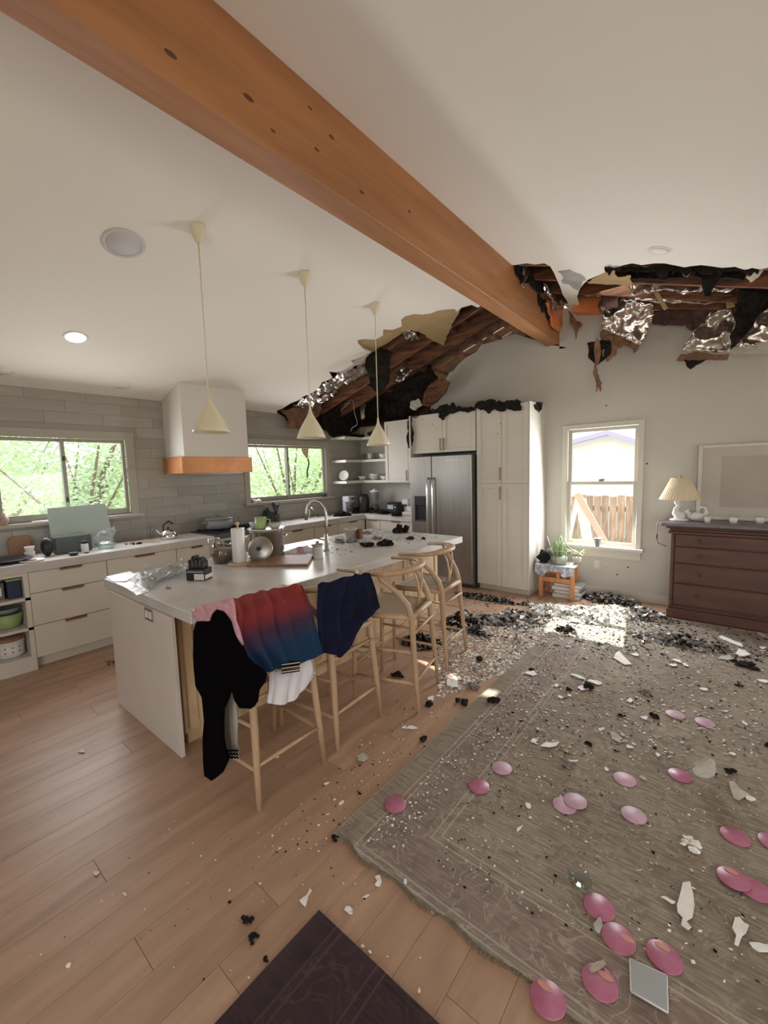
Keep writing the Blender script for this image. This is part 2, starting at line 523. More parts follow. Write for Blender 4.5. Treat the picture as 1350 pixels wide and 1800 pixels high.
def rugmat(name, base, dark, light, motif, x0, y0, bands):
    """woven rug: field, border stripes at set distances from the left and near edges, curling motif"""
    m = bpy.data.materials.new(name)
    m.use_nodes = True
    N, L = m.node_tree.nodes, m.node_tree.links
    b = N['Principled BSDF']; b.inputs['Roughness'].default_value = .95
    tc = N.new('ShaderNodeTexCoord'); sp = N.new('ShaderNodeSeparateXYZ'); L.new(tc.outputs['Object'], sp.inputs[0])
    def math_(op, a, b_=None, c=None):
        n = N.new('ShaderNodeMath'); n.operation = op
        for i, q in enumerate((a, b_, c)):
            if q is None: continue
            if isinstance(q, (int, float)): n.inputs[i].default_value = q
            else: L.new(q, n.inputs[i])
        return n.outputs[0]
    def mix(f, a, c):
        n = N.new('ShaderNodeMix'); n.data_type = 'RGBA'
        if isinstance(f, (int, float)): n.inputs[0].default_value = f
        else: L.new(f, n.inputs[0])
        for i, q in ((6, a), (7, c)):
            if isinstance(q, tuple): n.inputs[i].default_value = (*q, 1)
            else: L.new(q, n.inputs[i])
        return n.outputs[2]
    def ramp(src, p0, p1):
        n = N.new('ShaderNodeMapRange'); n.inputs['From Min'].default_value = p0; n.inputs['From Max'].default_value = p1
        L.new(src, n.inputs['Value']); return n.outputs[0]
    dx = math_('SUBTRACT', sp.outputs['X'], x0)
    dy = math_('SUBTRACT', sp.outputs['Y'], y0)
    d = math_('MINIMUM', dx, math_('ADD', dy, .12))
    n1 = N.new('ShaderNodeTexNoise'); n1.inputs['Scale'].default_value = 2.2; n1.inputs['Detail'].default_value = 6; L.new(tc.outputs['Object'], n1.inputs['Vector'])
    mp = N.new('ShaderNodeMapping'); mp.inputs['Scale'].default_value = (6, 75, 6); mp.inputs['Rotation'].default_value = (0, 0, .0); L.new(tc.outputs['Object'], mp.inputs[0])
    n2 = N.new('ShaderNodeTexNoise'); n2.inputs['Scale'].default_value = 1.6; n2.inputs['Detail'].default_value = 4; L.new(mp.outputs[0], n2.inputs['Vector'])
    c = mix(ramp(n2.outputs['Fac'], .36, .64), dark, base)
    c = mix(ramp(n1.outputs['Fac'], .35, .75), c, mix(.4, c, light))
    n3 = N.new('ShaderNodeTexNoise'); n3.inputs['Scale'].default_value = 9; n3.inputs['Detail'].default_value = 8; n3.inputs['Distortion'].default_value = 1.2; L.new(tc.outputs['Object'], n3.inputs['Vector'])
    c = mix(math_('MULTIPLY', ramp(n3.outputs['Fac'], .50, .68), .55), c, dark)
    n4 = N.new('ShaderNodeTexNoise'); n4.inputs['Scale'].default_value = .9; n4.inputs['Detail'].default_value = 3; L.new(tc.outputs['Object'], n4.inputs['Vector'])
    c = mix(math_('MULTIPLY', ramp(n4.outputs['Fac'], .48, .62), .35), c, dark)
    # curling vine motif
    wv = N.new('ShaderNodeTexNoise'); wv.inputs['Scale'].default_value = 7.0; wv.inputs['Detail'].default_value = 2; wv.inputs['Distortion'].default_value = 2.4
    L.new(tc.outputs['Object'], wv.inputs['Vector'])
    ln = math_('ABSOLUTE', math_('SUBTRACT', wv.outputs['Fac'], .5))
    line = math_('MULTIPLY', math_('SUBTRACT', 1.0, ramp(ln, .008, .035)), ramp(n3.outputs['Fac'], .38, .55))
    inb = math_('MULTIPLY', math_('GREATER_THAN', d, bands[0]), math_('LESS_THAN', d, bands[1]))
    fieldm = math_('MULTIPLY', math_('GREATER_THAN', d, bands[1]), .30)
    c = mix(math_('MULTIPLY', inb, .38), c, motif)
    c = mix(math_('MULTIPLY', line, math_('ADD', math_('MULTIPLY', inb, .5), fieldm)), c, light)
    blot = math_('MULTIPLY', ramp(wv.outputs['Fac'], .60, .68), math_('ADD', math_('MULTIPLY', inb, .4), fieldm))
    c = mix(blot, c, dark)
    for q in (bands[0], bands[0]+.03, bands[1], bands[1]+.035):
        s_ = math_('LESS_THAN', math_('ABSOLUTE', math_('SUBTRACT', d, q)), .004)
        c = mix(math_('MULTIPLY', s_, .55), c, light)
    L.new(c, b.inputs['Base Color'])
    bp = N.new('ShaderNodeBump'); bp.inputs['Strength'].default_value = .5; bp.inputs['Distance'].default_value = .004
    L.new(n2.outputs['Fac'], bp.inputs['Height']); L.new(bp.outputs[0], b.inputs['Normal'])
    return m

# ------------------------------------------------------------------ room shell
XL, YB, XR, YF = -5.37, 5.87, 3.95, -2.95
XBL, XBR, ZR, ZE, SL = -1.97, -1.80, 3.72, 2.60, .329
def zl(x): return ZE+SL*(x-XL)
def zr(x): return ZR-SL*(x-XBR)
PLL = dict(pl=((-SL, 0, 1), ZE-SL*XL))
PLR = dict(pl=((SL, 0, 1), ZR+SL*XBR))
def S(o): o['kind'] = 'structure'; return o

fl = S(MB().box(XL-.12, XR+.12, YF-.12, YB+.12, -.08, -.012).obj('floor', M_dirt))
rf = random.Random(3)
PW = .165
planks = {}
x = XL+.6
while x < 1.6:
    y = -.75+rf.uniform(-1.2, 0)
    while y < YB:
        l = rf.choice((1.5, 1.9, 2.3))
        y1 = min(y+l, YB)
        if y1 > -.4:
            key = round(y1-y, 2)
            if key not in planks:
                planks[key] = MB().box(0, PW-.0010, 0, key-.0012, -.014, 0, .0011)
                o = planks[key].obj('plank', M_floor, fl); planks[key] = o.data
            else:
                o = bpy.data.objects.new('plank', planks[key]); COL.objects.link(o); o.parent = fl
            o.location = (x, y, 0)
        y = y1
    x += PW
MB().box(1.3, XR, YF, YB, -.014, 0).obj('floor_boards', M_floor, fl)
MB().box(XL, 1.3, YF, -.4, -.014, -.001).obj('floor_boards', M_floor, fl)
MB().box(XL, XL+.6, -.4, YB, -.014, -.001).obj('floor_boards', M_floor, fl)

# left (kitchen) wall with its two windows
W1 = (.70, 1.95, 1.285, 2.175)
W2 = (3.42, 5.03, 1.285, 2.175)
wl = MB()
for y0, y1, z0, z1 in ((YF, W1[0], 0, ZE), (W1[0], W1[1], 0, W1[2]), (W1[0], W1[1], W1[3], ZE), (W1[1], W2[0], 0, ZE), (W2[0], W2[1], 0, W2[2]), (W2[1], YB+.12, 0, 2.42)):
    wl.box(XL-.14, XL, y0, y1, z0, z1)
wl.box(XL-.14, XL, W2[0], 4.05, W2[3], ZE)
rp = [(4.05, ZE), (4.05, W2[3]), (W2[1], W2[3]), (W2[1], 2.36), (4.93, 2.42), (4.84, 2.35), (4.72, 2.45), (4.6, 2.37), (4.52, 2.44), (4.4, 2.40), (4.33, 2.50), (4.22, 2.46), (4.16, 2.55)]
wl.prism([(XL, a, b) for a, b in rp], (-.14, 0, 0))
wall_left = S(wl.obj('wall_left', M_grout))
# long glazed tiles, each its own piece
tm = {}
TL, TH = .52, .118
def tile(y0, y1, z0, z1):
    if y1-y0 < .05 or z1-z0 < .03: return
    k = (round(y1-y0, 3), round(z1-z0, 3))
    if k not in tm:
        o = MB().box(0, .008, 0, k[0]-.002, 0, k[1]-.002, .0008).obj('tile', M_tile, wall_left); tm[k] = o.data
    else:
        o = bpy.data.objects.new('tile', tm[k]); COL.objects.link(o); o.parent = wall_left
    o.location = (XL, y0, z0)
row = 0
z = .97
while z < ZE-.03:
    z1 = min(z+TH, ZE-.005)
    y = .12+(row*.19) % TL-TL
    while y < YB:
        y1 = min(y+TL, YB)
        if z1 > 2.42 and y1 > 4.0: y = y1; continue
        segs = [(y, y1)]
        for w_ in (W1, W2):
            if z1 > w_[2]-.02 and z < w_[3]+.0:
                new = []
                for a, b in segs:
                    if b <= w_[0]-.03 or a >= w_[1]+.03: new.append((a, b))
                    else:
                        if a < w_[0]-.03: new.append((a, w_[0]-.03))
                        if b > w_[1]+.03: new.append((w_[1]+.03, b))
                segs = new
        for a, b in segs: tile(a, b, z, z1)
        y = y1
    z = z1; row += 1

def slider(name, W, y_m):
    """sliding window set in the left wall"""
    y0, y1, z0, z1 = W
    root = thing(name, None, None, (XL, (y0+y1)/2, z0)); S(root)
    m = MB()
    t = .055
    m.box(XL-.02, XL+.022, y0-.03, y0+t, z0-.03, z1+.03, .003)
    m.box(XL-.02, XL+.022, y1-t, y1+.03, z0-.03, z1+.03, .003)
    m.box(XL-.02, XL+.022, y0+t, y1-t, z1-t, z1+.03, .003)
    m.obj('window_trim', M_trim_shade, root)
    m = MB()
    m.box(XL-.04, XL+.075, y0-.06, y1+.06, z0-.045, z0-.008, .004)
    m.obj('window_sill', M_trim_shade, root)
    for a, b, xx in ((y0+t, y_m+.02, XL-.07), (y_m-.015, y1-t, XL-.045)):
        f = MB(); s_ = .034
        f.box(xx-.02, xx+.018, a, a+s_, z0, z1-t, .003)
        f.box(xx-.02, xx+.018, b-s_, b, z0, z1-t, .003)
        f.box(xx-.02, xx+.018, a+s_, b-s_, z0, z0+.06, .003)
        f.box(xx-.02, xx+.018, a+s_, b-s_, z1-t-s_, z1-t, .003)
        fo = f.obj('sash', M_alu, root)
        MB().box(xx-.003, xx+.001, a+s_, b-s_, z0+.06, z1-t-s_).obj('pane', M_pane, fo)
        if xx > XL-.05:
            k = MB()
            for zz in (z0+.17, z0+.60): k.box(xx+.018, xx+.03, y_m-.012, y_m+.016, zz, zz+.05, .004)
            k.obj('latch', M_dark, fo)
slider('window_1', W1, 1.305)
slider('window_2', W2, 4.20)

# back wall, broken open along its top at the left
X3 = (-1.70, -.85, .655, 2.16)
bk = MB()
def bx(m, x0, x1, z0, z1): m.box(x0, x1, YB, YB+.14, z0, z1)
bx(bk, XL-.14, -3.8, 0, 2.50)
bt = [(-3.8, 0), (X3[0], 0), (X3[0], 3.0)]
edge = [at(a, b, y=YB) for a, b in ((965, 606), (935, 596), (905, 587), (893, 590), (880, 597), (858, 603), (846, 606), (838, 618), (820, 628), (806, 640), (797, 652), (790, 655), (783, 668), (772, 672), (766, 690), (757, 704))]
bk.prism([(-3.8, YB, 0), (X3[0], YB, 0), (X3[0], YB, 3.2)]+[(p.x, YB, p.z) for p in edge]+[(-3.8, YB, 2.74)], (0, .14, 0))
bx(bk, X3[0], X3[1], 0, X3[2])
bk.prism([(X3[0], YB, X3[3]), (X3[1], YB, X3[3]), (X3[1], YB, zr(X3[1])), (XBR, YB, zr(XBR)), (XBR, YB, 3.2), (X3[0], YB, 3.2)], (0, .14, 0))
bk.prism([(X3[1], YB, 0), (XR, YB, 0), (XR, YB, zr(XR)), (X3[1], YB, zr(X3[1]))], (0, .14, 0))
wall_back = S(bk.obj('wall_back', M_wall))
# double-hung window in the back wall
w3 = thing('window_3', None, None, (-1.275, YB, .66)); S(w3)
m = MB(); a0, a1, b0, b1 = -1.745, -.812, .655, 2.205
m.box(a0, a0+.06, YB-.022, YB+.02, b0, b1, .003); m.box(a1-.06, a1, YB-.022, YB+.02, b0, b1, .003); m.box(a0+.06, a1-.06, YB-.022, YB+.02, b1-.055, b1, .003)
m.obj('window_trim', M_trim, w3)
m = MB(); m.box(a0-.03, a1+.03, YB-.075, YB+.03, b0-.045, b0-.005, .005); m.box(a0+.02, a1-.0, YB-.018, YB, b0-.15, b0-.045, .003)
m.obj('window_sill', M_trim, w3)
for z0, z1, yy in ((1.43, 2.15, YB+.055), (.66, 1.475, YB+.02)):
    f = MB(); q0, q1, s_ = a0+.06, a1-.06, .045
    f.box(q0, q0+s_, yy, yy+.03, z0, z1, .003); f.box(q1-s_, q1, yy, yy+.03, z0, z1, .003)
    f.box(q0+s_, q1-s_, yy, yy+.03, z0, z0+.045, .003); f.box(q0+s_, q1-s_, yy, yy+.03, z1-.04, z1, .003)
    fo = f.obj('sash', M_trim, w3)
    MB().box(q0+s_, q1-s_, yy+.012, yy+.016, z0+.045, z1-.04).obj('pane', M_pane, fo)
k = MB(); k.box(-1.30, -1.24, YB+.0, YB+.03, 1.475, 1.50, .004); k.tube([(-1.27, YB+.01, 1.50), (-1.22, YB-.01, 1.505)], .006, 6)
k.obj('sash_lock', M_brass, w3)
S(MB().box(-1.96, -.47, YB-.014, YB, 0, .11, .003).obj('baseboard_back', M_trim))
S(MB().box(.9, XR, YB-.014, YB, 0, .11, .003).obj('baseboard_back', M_trim))
# unseen sides of the room behind the camera, with openings by the added fill lights
wr = MB()
for y0, y1, z0, z1 in ((YF, .9, 0, 2.0), (.9, 3.5, 0, .7), (3.5, YB, 0, 2.0)): wr.box(XR, XR+.14, y0, y1, z0, z1)
S(wr.obj('wall_right', M_wall))
wf = MB()
wf.prism([(XL, YF, 0), (-.8, YF, 0), (-.8, YF, zr(-.8)), (XBR, YF, ZR), (XBL, YF, ZR), (XL, YF, ZE)], (0, -.14, 0))
wf.prism([(-.8, YF, 2.45), (3.2, YF, 2.45), (3.2, YF, zr(3.2)), (-.8, YF, zr(-.8))], (0, -.14, 0))
wf.prism([(3.2, YF, 0), (XR, YF, 0), (XR, YF, zr(XR)), (3.2, YF, zr(3.2))], (0, -.14, 0))
S(wf.obj('wall_front', M_wall))

# ceilings: two slopes of plasterboard, torn open beside the back wall
H1 = [(486, 722), (497, 718), (511, 709), (524, 704), (533, 697), (548, 691), (560, 683), (566, 672), (577, 668), (584, 664), (578, 653), (592, 655), (607, 649), (622, 640), (617, 634), (640, 626), (652, 619), (640, 615), (630, 606), (628, 598), (640, 596), (660, 597), (673, 590), (674, 579), (690, 580), (706, 574), (705, 562), (712, 556), (728, 552), (742, 553), (757, 551), (770, 546), (786, 544), (799, 543), (803, 548), (811, 541), (829, 536), (840, 541)]
cl = MB()
P = [at(a, b, **PLL) for a, b in H1]
P = [p for p in P]
pts = [(XL, YF, ZE), (XL, 4.03, ZE)]+[tuple(p) for p in P]
last = P[-1]
pts += [(XBL, last.y+.02, zl(XBL)), (XBL, YF, zl(XBL))]
cl.prism(pts, (0, 0, .016))
ceil = S(cl.obj('ceiling', M_ceil))
HR = [(905, 466), (925, 463), (940, 465), (957, 463), (967, 468), (974, 480), (979, 492), (985, 505), (989, 518), (996, 528), (1001, 540)]
HR2 = [(1017, 545), (1018, 533), (1014, 522), (1019, 508), (1026, 499), (1033, 492), (1045, 487), (1054, 483), (1068, 476), (1080, 471), (1096, 466), (1111, 463), (1128, 466), (1150, 463), (1168, 463), (1184, 466), (1203, 470), (1214, 468), (1232, 466), (1250, 468), (1270, 471), (1292, 469), (1310, 475), (1322, 471), (1336, 474), (1352, 470)]
A = [at(a, b, **PLR) for a, b in HR]; B = [at(a, b, **PLR) for a, b in HR2]
pts = [(XBR, YF, zr(XBR)), (XBR, A[0].y, zr(XBR))]+[tuple(p) for p in A if p.y < YB-.02]+[(A[-1].x, YB, zr(A[-1].x)), (B[0].x+.01, YB, zr(B[0].x+.01))]+[tuple(p) for p in B if p.y < YB-.02]+[(.75, 4.45, zr(.75)), (.95, 5.0, zr(.95)), (1.0, YB, zr(1.0)), (XR, YB, zr(XR)), (XR, YF, zr(XR))]
cr_ = MB(); cr_.prism(pts, (0, 0, .016)); S(cr_.obj('ceiling', M_ceil))

# roof above the ceilings: deck boards with burnt-through gaps, rafters and purlins
roof = S(MB().prism([(XL-.6, YF-.5, zl(XL-.6)+.30), (XBL, YF-.5, zl(XBL)+.30), (XBL, 3.5, zl(XBL)+.30), (XL-.6, 3.5, zl(XL-.6)+.30)], (0, 0, .04)).prism([(XBL, YF-.5, zr(XBL)+.27), (XR+.5, YF-.5, zr(XR+.5)+.30), (XR+.5, 3.5, zr(XR+.5)+.30), (XBL, 3.5, zr(XBL)+.27)], (0, 0, .04)).obj('roof', M_burnt2))
y = 3.5
i = 0
while y < 6.95:
    wd = .145
    gapL = .0 
    yl0, yl1 = y, y+wd-.004
    for side in (0, 1):
        if side == 0:
            xa, xb = XL-.6, XBL
            yy1 = yl1
            if i in (17, 19):
                # charred narrow boards leave slits of daylight
                MB().prism([(-3.33, y, zl(-3.33)+.22), (xb, y, zl(xb)+.22), (xb, y+wd-.05, zl(xb)+.22), (-3.33, y+wd-.05, zl(-3.33)+.22)], (0, 0, .022)).obj('roof_board', M_burnt2, roof)
                xb = -3.33
            P_ = [(xa, y, zl(xa)+.22), (xb, y, zl(xb)+.22), (xb, yy1, zl(xb)+.22), (xa, yy1, zl(xa)+.22)]
        else:
            xa, xb = XBL, XR+.5
            yy1 = yl1
            if i == 17: xa = -1.40
            P_ = [(xa, y, zr(xa)+.22), (xb, y, zr(xb)+.22), (xb, yy1, zr(xb)+.22), (xa, yy1, zr(xa)+.22)]
        MB().prism(P_, (0, 0, .022)).obj('roof_board', M_burnt2, roof)
    y += wd; i += 1
for yy in (3.98, 4.40, 4.85, 5.32, 5.74):
    for side in (0, 1):
        if side == 0 and yy > 5.5: continue
        f_ = zl if side == 0 else zr
        xa, xb = (XL-.05, XBL) if side == 0 else (XBR, XR)
        MB().prism([(xa, yy, f_(xa)+.03), (xb, yy, f_(xb)+.03), (xb, yy, f_(xb)+.215), (xa, yy, f_(xa)+.215)], (0, .042, 0)).obj('rafter', M_burnt, roof)
for xx in (-4.6, -3.9, -3.40, -3.05, -2.87, -2.60, -2.2):
    MB().prism([(xx, 3.6, zl(xx)+.17), (xx+.07, 3.6, zl(xx+.07)+.17), (xx+.07, 3.6, zl(xx+.07)+.216), (xx, 3.6, zl(xx)+.216)], (0, 3.2, 0)).obj('purlin', M_burnt2, roof)
# charred sheathing and framing behind the broken wall above the kitchen corner
sh = MB()
sh.prism([(XL-.14, YB+.15, 2.4), (-2.0, YB+.15, 2.4), (-2.0, YB+.15, zl(-2.6)+.1), (-3.1, YB+.15, 3.2), (XL-.14, YB+.15, ZE+.05)], (0, .03, 0))
sh.box(XL-.17, XL-.14, 4.0, YB+.2, 2.2, 2.85)
sh.prism([(XL-.14, 6.62, 2.1), (-1.95, 6.62, 2.1), (-1.95, 6.62, zl(-1.95)+.2), (XL-.14, 6.62, zl(XL-.14)+.2)], (0, .03, 0))
S(sh.obj('wall_sheathing', M_burnt2))

# ridge beam
bm_ = thing('ridge_beam', 'long orange-brown wooden ridge beam running under the ceiling peak to the back wall', 'beam', (-1.885, 1.5, 3.265))
MB().box(XBL, XBR, YF, YB+.1, 3.265, 3.735, .006).obj('beam_timber', M_beam, bm_)
bc = MB()
for k in range(7):
    bc.rock((XBR+.005, 5.1+.1*k, 3.60-.02*k+R.uniform(-.03, .05)), .07, k, 1, .4, (.25, 1, 1.1))
o = bc.obj('charred_patch', M_char, bm_); o['label'] = 'black charred upper end of the beam'
for px, py, r_ in ((437,172,.022),(583,241,.016),(557,263,.014),(636,338,.016),(545,190,.012),(300,95,.02),(480,230,.012),(720,372,.014)):
    c = at(px, py, x=XBR)
    if 3.3 < c.z < 3.7: MB().lathe([(0, 0), (r_, 0), (r_*.9, .0008), (0, .001)], (XBR, c.y, c.z), 12, Matrix.Rotation(pi/2, 3, 'Y') @ Matrix.Diagonal((.6, 1.3, 1))).obj('knot', mat('beam_knot', (.12, .045, .02), .6), bm_)
# ------------------------------------------------------------------ kitchen run under the left windows
ZC, ZCU, XC = .967, .887, -4.73
def front_x(m, x, y0, y1, z0, z1, fr=.045, d=.012):
    """flat cabinet front facing +X"""
    m.box(x-.018, x, y0, y1, z0, z1, .002)
def shaker_y(y, x0, x1, z0, z1, s=.055):
    """shaker door facing -Y: frame and recessed panel"""
    m = MB()
    m.box(x0, x0+s, y, y+.02, z0, z1, .002); m.box(x1-s, x1, y, y+.02, z0, z1, .002)
    m.box(x0+s, x1-s, y, y+.02, z0, z0+s, .002); m.box(x0+s, x1-s, y, y+.02, z1-s, z1, .002)
    m.box(x0+s, x1-s, y+.010, y+.019, z0+s, z1-s)
    return m
def pull_x(x, y0, y1, z):
    return MB().box(x-.002, x+.018, y0, y1, z-.006, z+.002, .002).box(x+.012, x+.018, y0, y1, z-.020, z+.002, .002)
def base_left(name, y0, y1, label, rows, split=None):
    t = thing(name, label, 'cabinet', (XC-.28, (y0+y1)/2, 0), 'base cabinets along the window wall')
    MB().box(XL+.02, XC-.045, y0, y1, .11, ZCU).obj('body', M_white, t)
    MB().box(XL+.02, XC-.10, y0, y1, 0, .11).obj('plinth', M_white, t)
    for a, b in zip(rows[:-1], rows[1:]):
        cols = [(y0, y1)] if not split else [(y0, split), (split, y1)]
        for c, d in cols:
            m = MB(); m.box(XC-.045, XC-.024, c+.003, d-.003, b+.003, a-.003, .003)
            dr = m.obj('drawer_front', M_white, t)
            w_ = (d-c); pull_x(XC-.024, c+w_*.38, c+w_*.66, a-.004).obj('handle', M_brownw, dr)
    return t
base_left('base_cabinet', .805, 1.415, 'white three-drawer base cabinet beside the rounded open shelf end', (.885, .69, .395, .10))
base_left('base_cabinet', 1.415, 2.10, 'white three-drawer base cabinet second from the open shelves, partly behind the island', (.885, .69, .395, .10))
base_left('base_cabinet', 2.10, 2.55, 'narrow white base cabinet directly left of the cooking range', (.885, .69, .395, .10))
base_left('base_cabinet', 3.46, 4.12, 'white base cabinet just right of the cooking range under the small window', (.885, .69, .395, .10))
base_left('base_cabinet', 4.12, 4.62, 'white base cabinet behind the island faucet below the window', (.885, .69, .395, .10))
base_left('base_cabinet', 4.62, 5.25, 'white corner base cabinet at the far end of the window wall', (.885, .10))
# open shelf unit with rounded end
t = thing('open_shelf_unit', 'white open shelf unit with rounded foot at the left end of the counter', 'shelf unit', (-5.05, .6, 0))
y0, y1 = .47, .805
m = MB()
def rr(z0, z1, inset=0):
    pts = [(XL+.02, y1), (XC-.02, y1)]
    for k in range(9):
        a = k/8*pi/2
        pts.append((XC-.02-.16*(1-cos(a)), y0+.16-.16*sin(a)))
    pts += [(XL+.02, y0)]
    return pts
def slab(m, z0, z1, o_=0):
    m.prism([(a, b, z0) for a, b in rr(z0, z1)], (0, 0, z1-z0))
m2 = MB(); slab(m2, 0, .10); m2.obj('plinth', M_white, t)
for a, b in ((.10, .135), (.37, .395), (.64, .665), (.86, ZCU)):
    q = MB(); slab(q, a, b); q.obj('shelf', M_white, t)
MB().box(XL+.02, XC-.02, y1-.035, y1, .135, .86).obj('side_panel', M_white, t)
MB().box(XL+.02, XL+.04, y0, y1-.035, .135, .86).obj('back_panel', M_white, t)
# things in the shelves
def pot(name, c, r, h, m, label, cat, lid=None, n=24, th=.006, handles=False, group=None, flare=1.0, hm=None):
    x, y, z = c
    t = thing(name, label, cat, c, group)
    MB().lathe([(r*.82*1/flare, 0), (r*.95/flare, h*.08), (r, h), (r-th, h), (r*.93/flare, h*.12), (0, h*.08)], c, n).obj('bowl' if 'bowl' in name else 'body', m, t)
    if lid: MB().lathe([(r*1.02, h), (r*.95, h+.008), (r*.4, h+.025), (.02, h+.03), (.014, h+.05), (0, h+.055)], c, n).obj('lid', lid, t)
    if handles:
        for s_ in (-1, 1):
            MB().tube([(x+s_*r*.96, y-.035, z+h*.8), (x+s_*(r+.035), y-.03, z+h*.83), (x+s_*(r+.035), y+.03, z+h*.83), (x+s_*r*.96, y+.035, z+h*.8)], .006, 6).obj('handle', hm or m, t)
    return t
pot('enamel_pot', (-4.92, .66, .135), .10, .15, M_cer, 'white enamel pot with dark dots on the bottom open shelf', 'pot')
dm = MB()
for k in range(12):
    a = k*pi/6
    for zz in (.055, .095): dm.rock((-4.92+.0985*cos(a), .66+.0985*sin(a), .135+zz), .008, k, 1, .1)
o = dm.obj('dots', M_drum, bpy.data.objects['enamel_pot'])
MB().lathe([(.101, .15), (.104, .16), (.09, .185), (0, .19)], (-4.92, .66, .135), 24).obj('lid', M_brownw, bpy.data.objects['enamel_pot'])
pot('ceramic_bowl', (-4.93, .665, .395), .115, .13, M_green, 'olive green tapered bowl on the middle open shelf', 'bowl', flare=1.35)
pot('ceramic_bowl', (-4.93, .665, .525), .105, .05, M_drum, 'dark grey bowl nested in the olive bowl on the middle open shelf', 'bowl', flare=1.3)
b = thing('storage_box', 'dark blue storage box on the top open shelf', 'box', (-4.95, .70, .665))
MB().box(-5.06, -4.82, .67, .765, .665, .82, .006).obj('body', mat('dark_blue_box', (.03, .05, .11), .6), b); MB().box(-5.065, -4.815, .665, .77, .82, .84, .004).obj('lid', M_green, b)
b = thing('food_carton', 'grey patterned carton left of the blue box on the top open shelf', 'carton', (-4.93, .60, .665))
MB().box(-5.03, -4.85, .55, .655, .665, .815, .005).obj('body', M_ash, b); MB().box(-4.8495, -4.846, .57, .635, .70, .77).obj('label_patch', M_cer, b)

def worktop(name, label, boxes, loc, m=M_conc):
    k = MB()
    for b_ in boxes: k.box(*b_, .006)
    t = thing(name, label, 'worktop', loc); k.obj('slab', M_quartz, t); MB().box(XC, XC+.003, boxes[0][2]+.004, min(boxes[0][3], 5.22)-.004, ZCU+.004, ZC-.004).obj('front_edge', M_conc, t); return t
worktop('worktop', 'long white-topped grey-edged worktop from the photo\'s left edge to the range', [(XL+.008, XC, -.3, 2.55, ZCU, ZC)], (-5.05, 1.1, ZCU))
worktop('worktop', 'L-shaped worktop wrapping the far kitchen corner, covered in soot and ash', [(XL+.008, XC, 3.46, YB-.005, ZCU, ZC), (XC, -3.765, 5.22, YB-.005, ZCU, ZC)], (-5.0, 4.9, ZCU))
# splash-back upstand lip under the window (plain band)
# back run of base cabinets
t = thing('base_cabinet', 'white two-drawer base cabinet left of the refrigerator', 'cabinet', (-4.25, 5.5, 0))
MB().box(-4.74, -3.765, 5.265, YB-.005, .11, ZCU).obj('body', M_white, t); MB().box(-4.7, -3.765, 5.32, YB-.005, 0, .11).obj('plinth', M_white, t)
for c, d in ((-4.735, -4.42), (-4.42, -3.77)):
    for a, b in ((.885, .70), (.70, .10)):
        dr = MB().box(c+.003, d-.003, 5.243, 5.264, b+.003, a-.003, .003).obj('drawer_front', M_white, t)
        MB().box((c+d)/2-.09, (c+d)/2+.09, 5.224, 5.243, a-.018, a-.004, .002).obj('handle', M_brownw, dr)

# cooking range
t = thing('cooking_range', 'dark stainless cooking range under the hood', 'stove', (-5.0, 3.0, 0))
MB().box(XL+.02, XC-.02, 2.56, 3.45, .06, .93, .005).obj('body', M_steel, t)
MB().box(XL+.02, XC-.01, 2.56, 3.45, .93, .975, .005).obj('cooktop', M_dark, t)
for k in range(3):
    g = MB(); ya = 2.60+k*.28
    for j in range(5): g.box(XL+.10+j*.115, XL+.112+j*.115, ya, ya+.25, .975, .992)
    for j in range(2): g.box(XL+.08, XC-.05, ya+.02+j*.2, ya+.035+j*.2, .992, 1.004)
    g.obj('grate', M_black, t)
for k in range(6):
    kk = MB().lathe([(.024, 0), (.024, .02), (.018, .03), (0, .03)], (XC-.019, 2.66+k*.14, .86), 14, Matrix.Rotation(pi/2, 3, 'Y')).obj('knob', M_steel, t)
ov = MB().box(XC-.02, XC+.002, 2.60, 3.41, .16, .79, .006).obj('door', M_steel, t)
MB().tube([(XC+.0, 2.68, .74), (XC+.045, 2.68, .74), (XC+.045, 3.33, .74), (XC+.0, 3.33, .74)], .011, 8).obj('handle', M_chrome, ov)

# hood
t = thing('range_hood', 'white box range hood with a copper-coloured band above the stove', 'range hood', (-5.1, 2.75, 1.72))
MB().prism([(XL, 2.33, 1.90), (-4.885, 2.33, 1.90), (-4.885, 2.33, zl(-4.885)-.002), (XL, 2.33, ZE-.002)], (0, .84, 0)).obj('chimney', mat('hood_white', (.69, .66, .61), .6), t)
m = MB(); m.box(XL, -4.865, 2.29, 3.21, 1.72, 1.915, .004); m.obj('band', M_copper, t)
MB().box(-5.30, -4.95, 2.38, 3.12, 1.712, 1.72).obj('filter', M_steel, t)

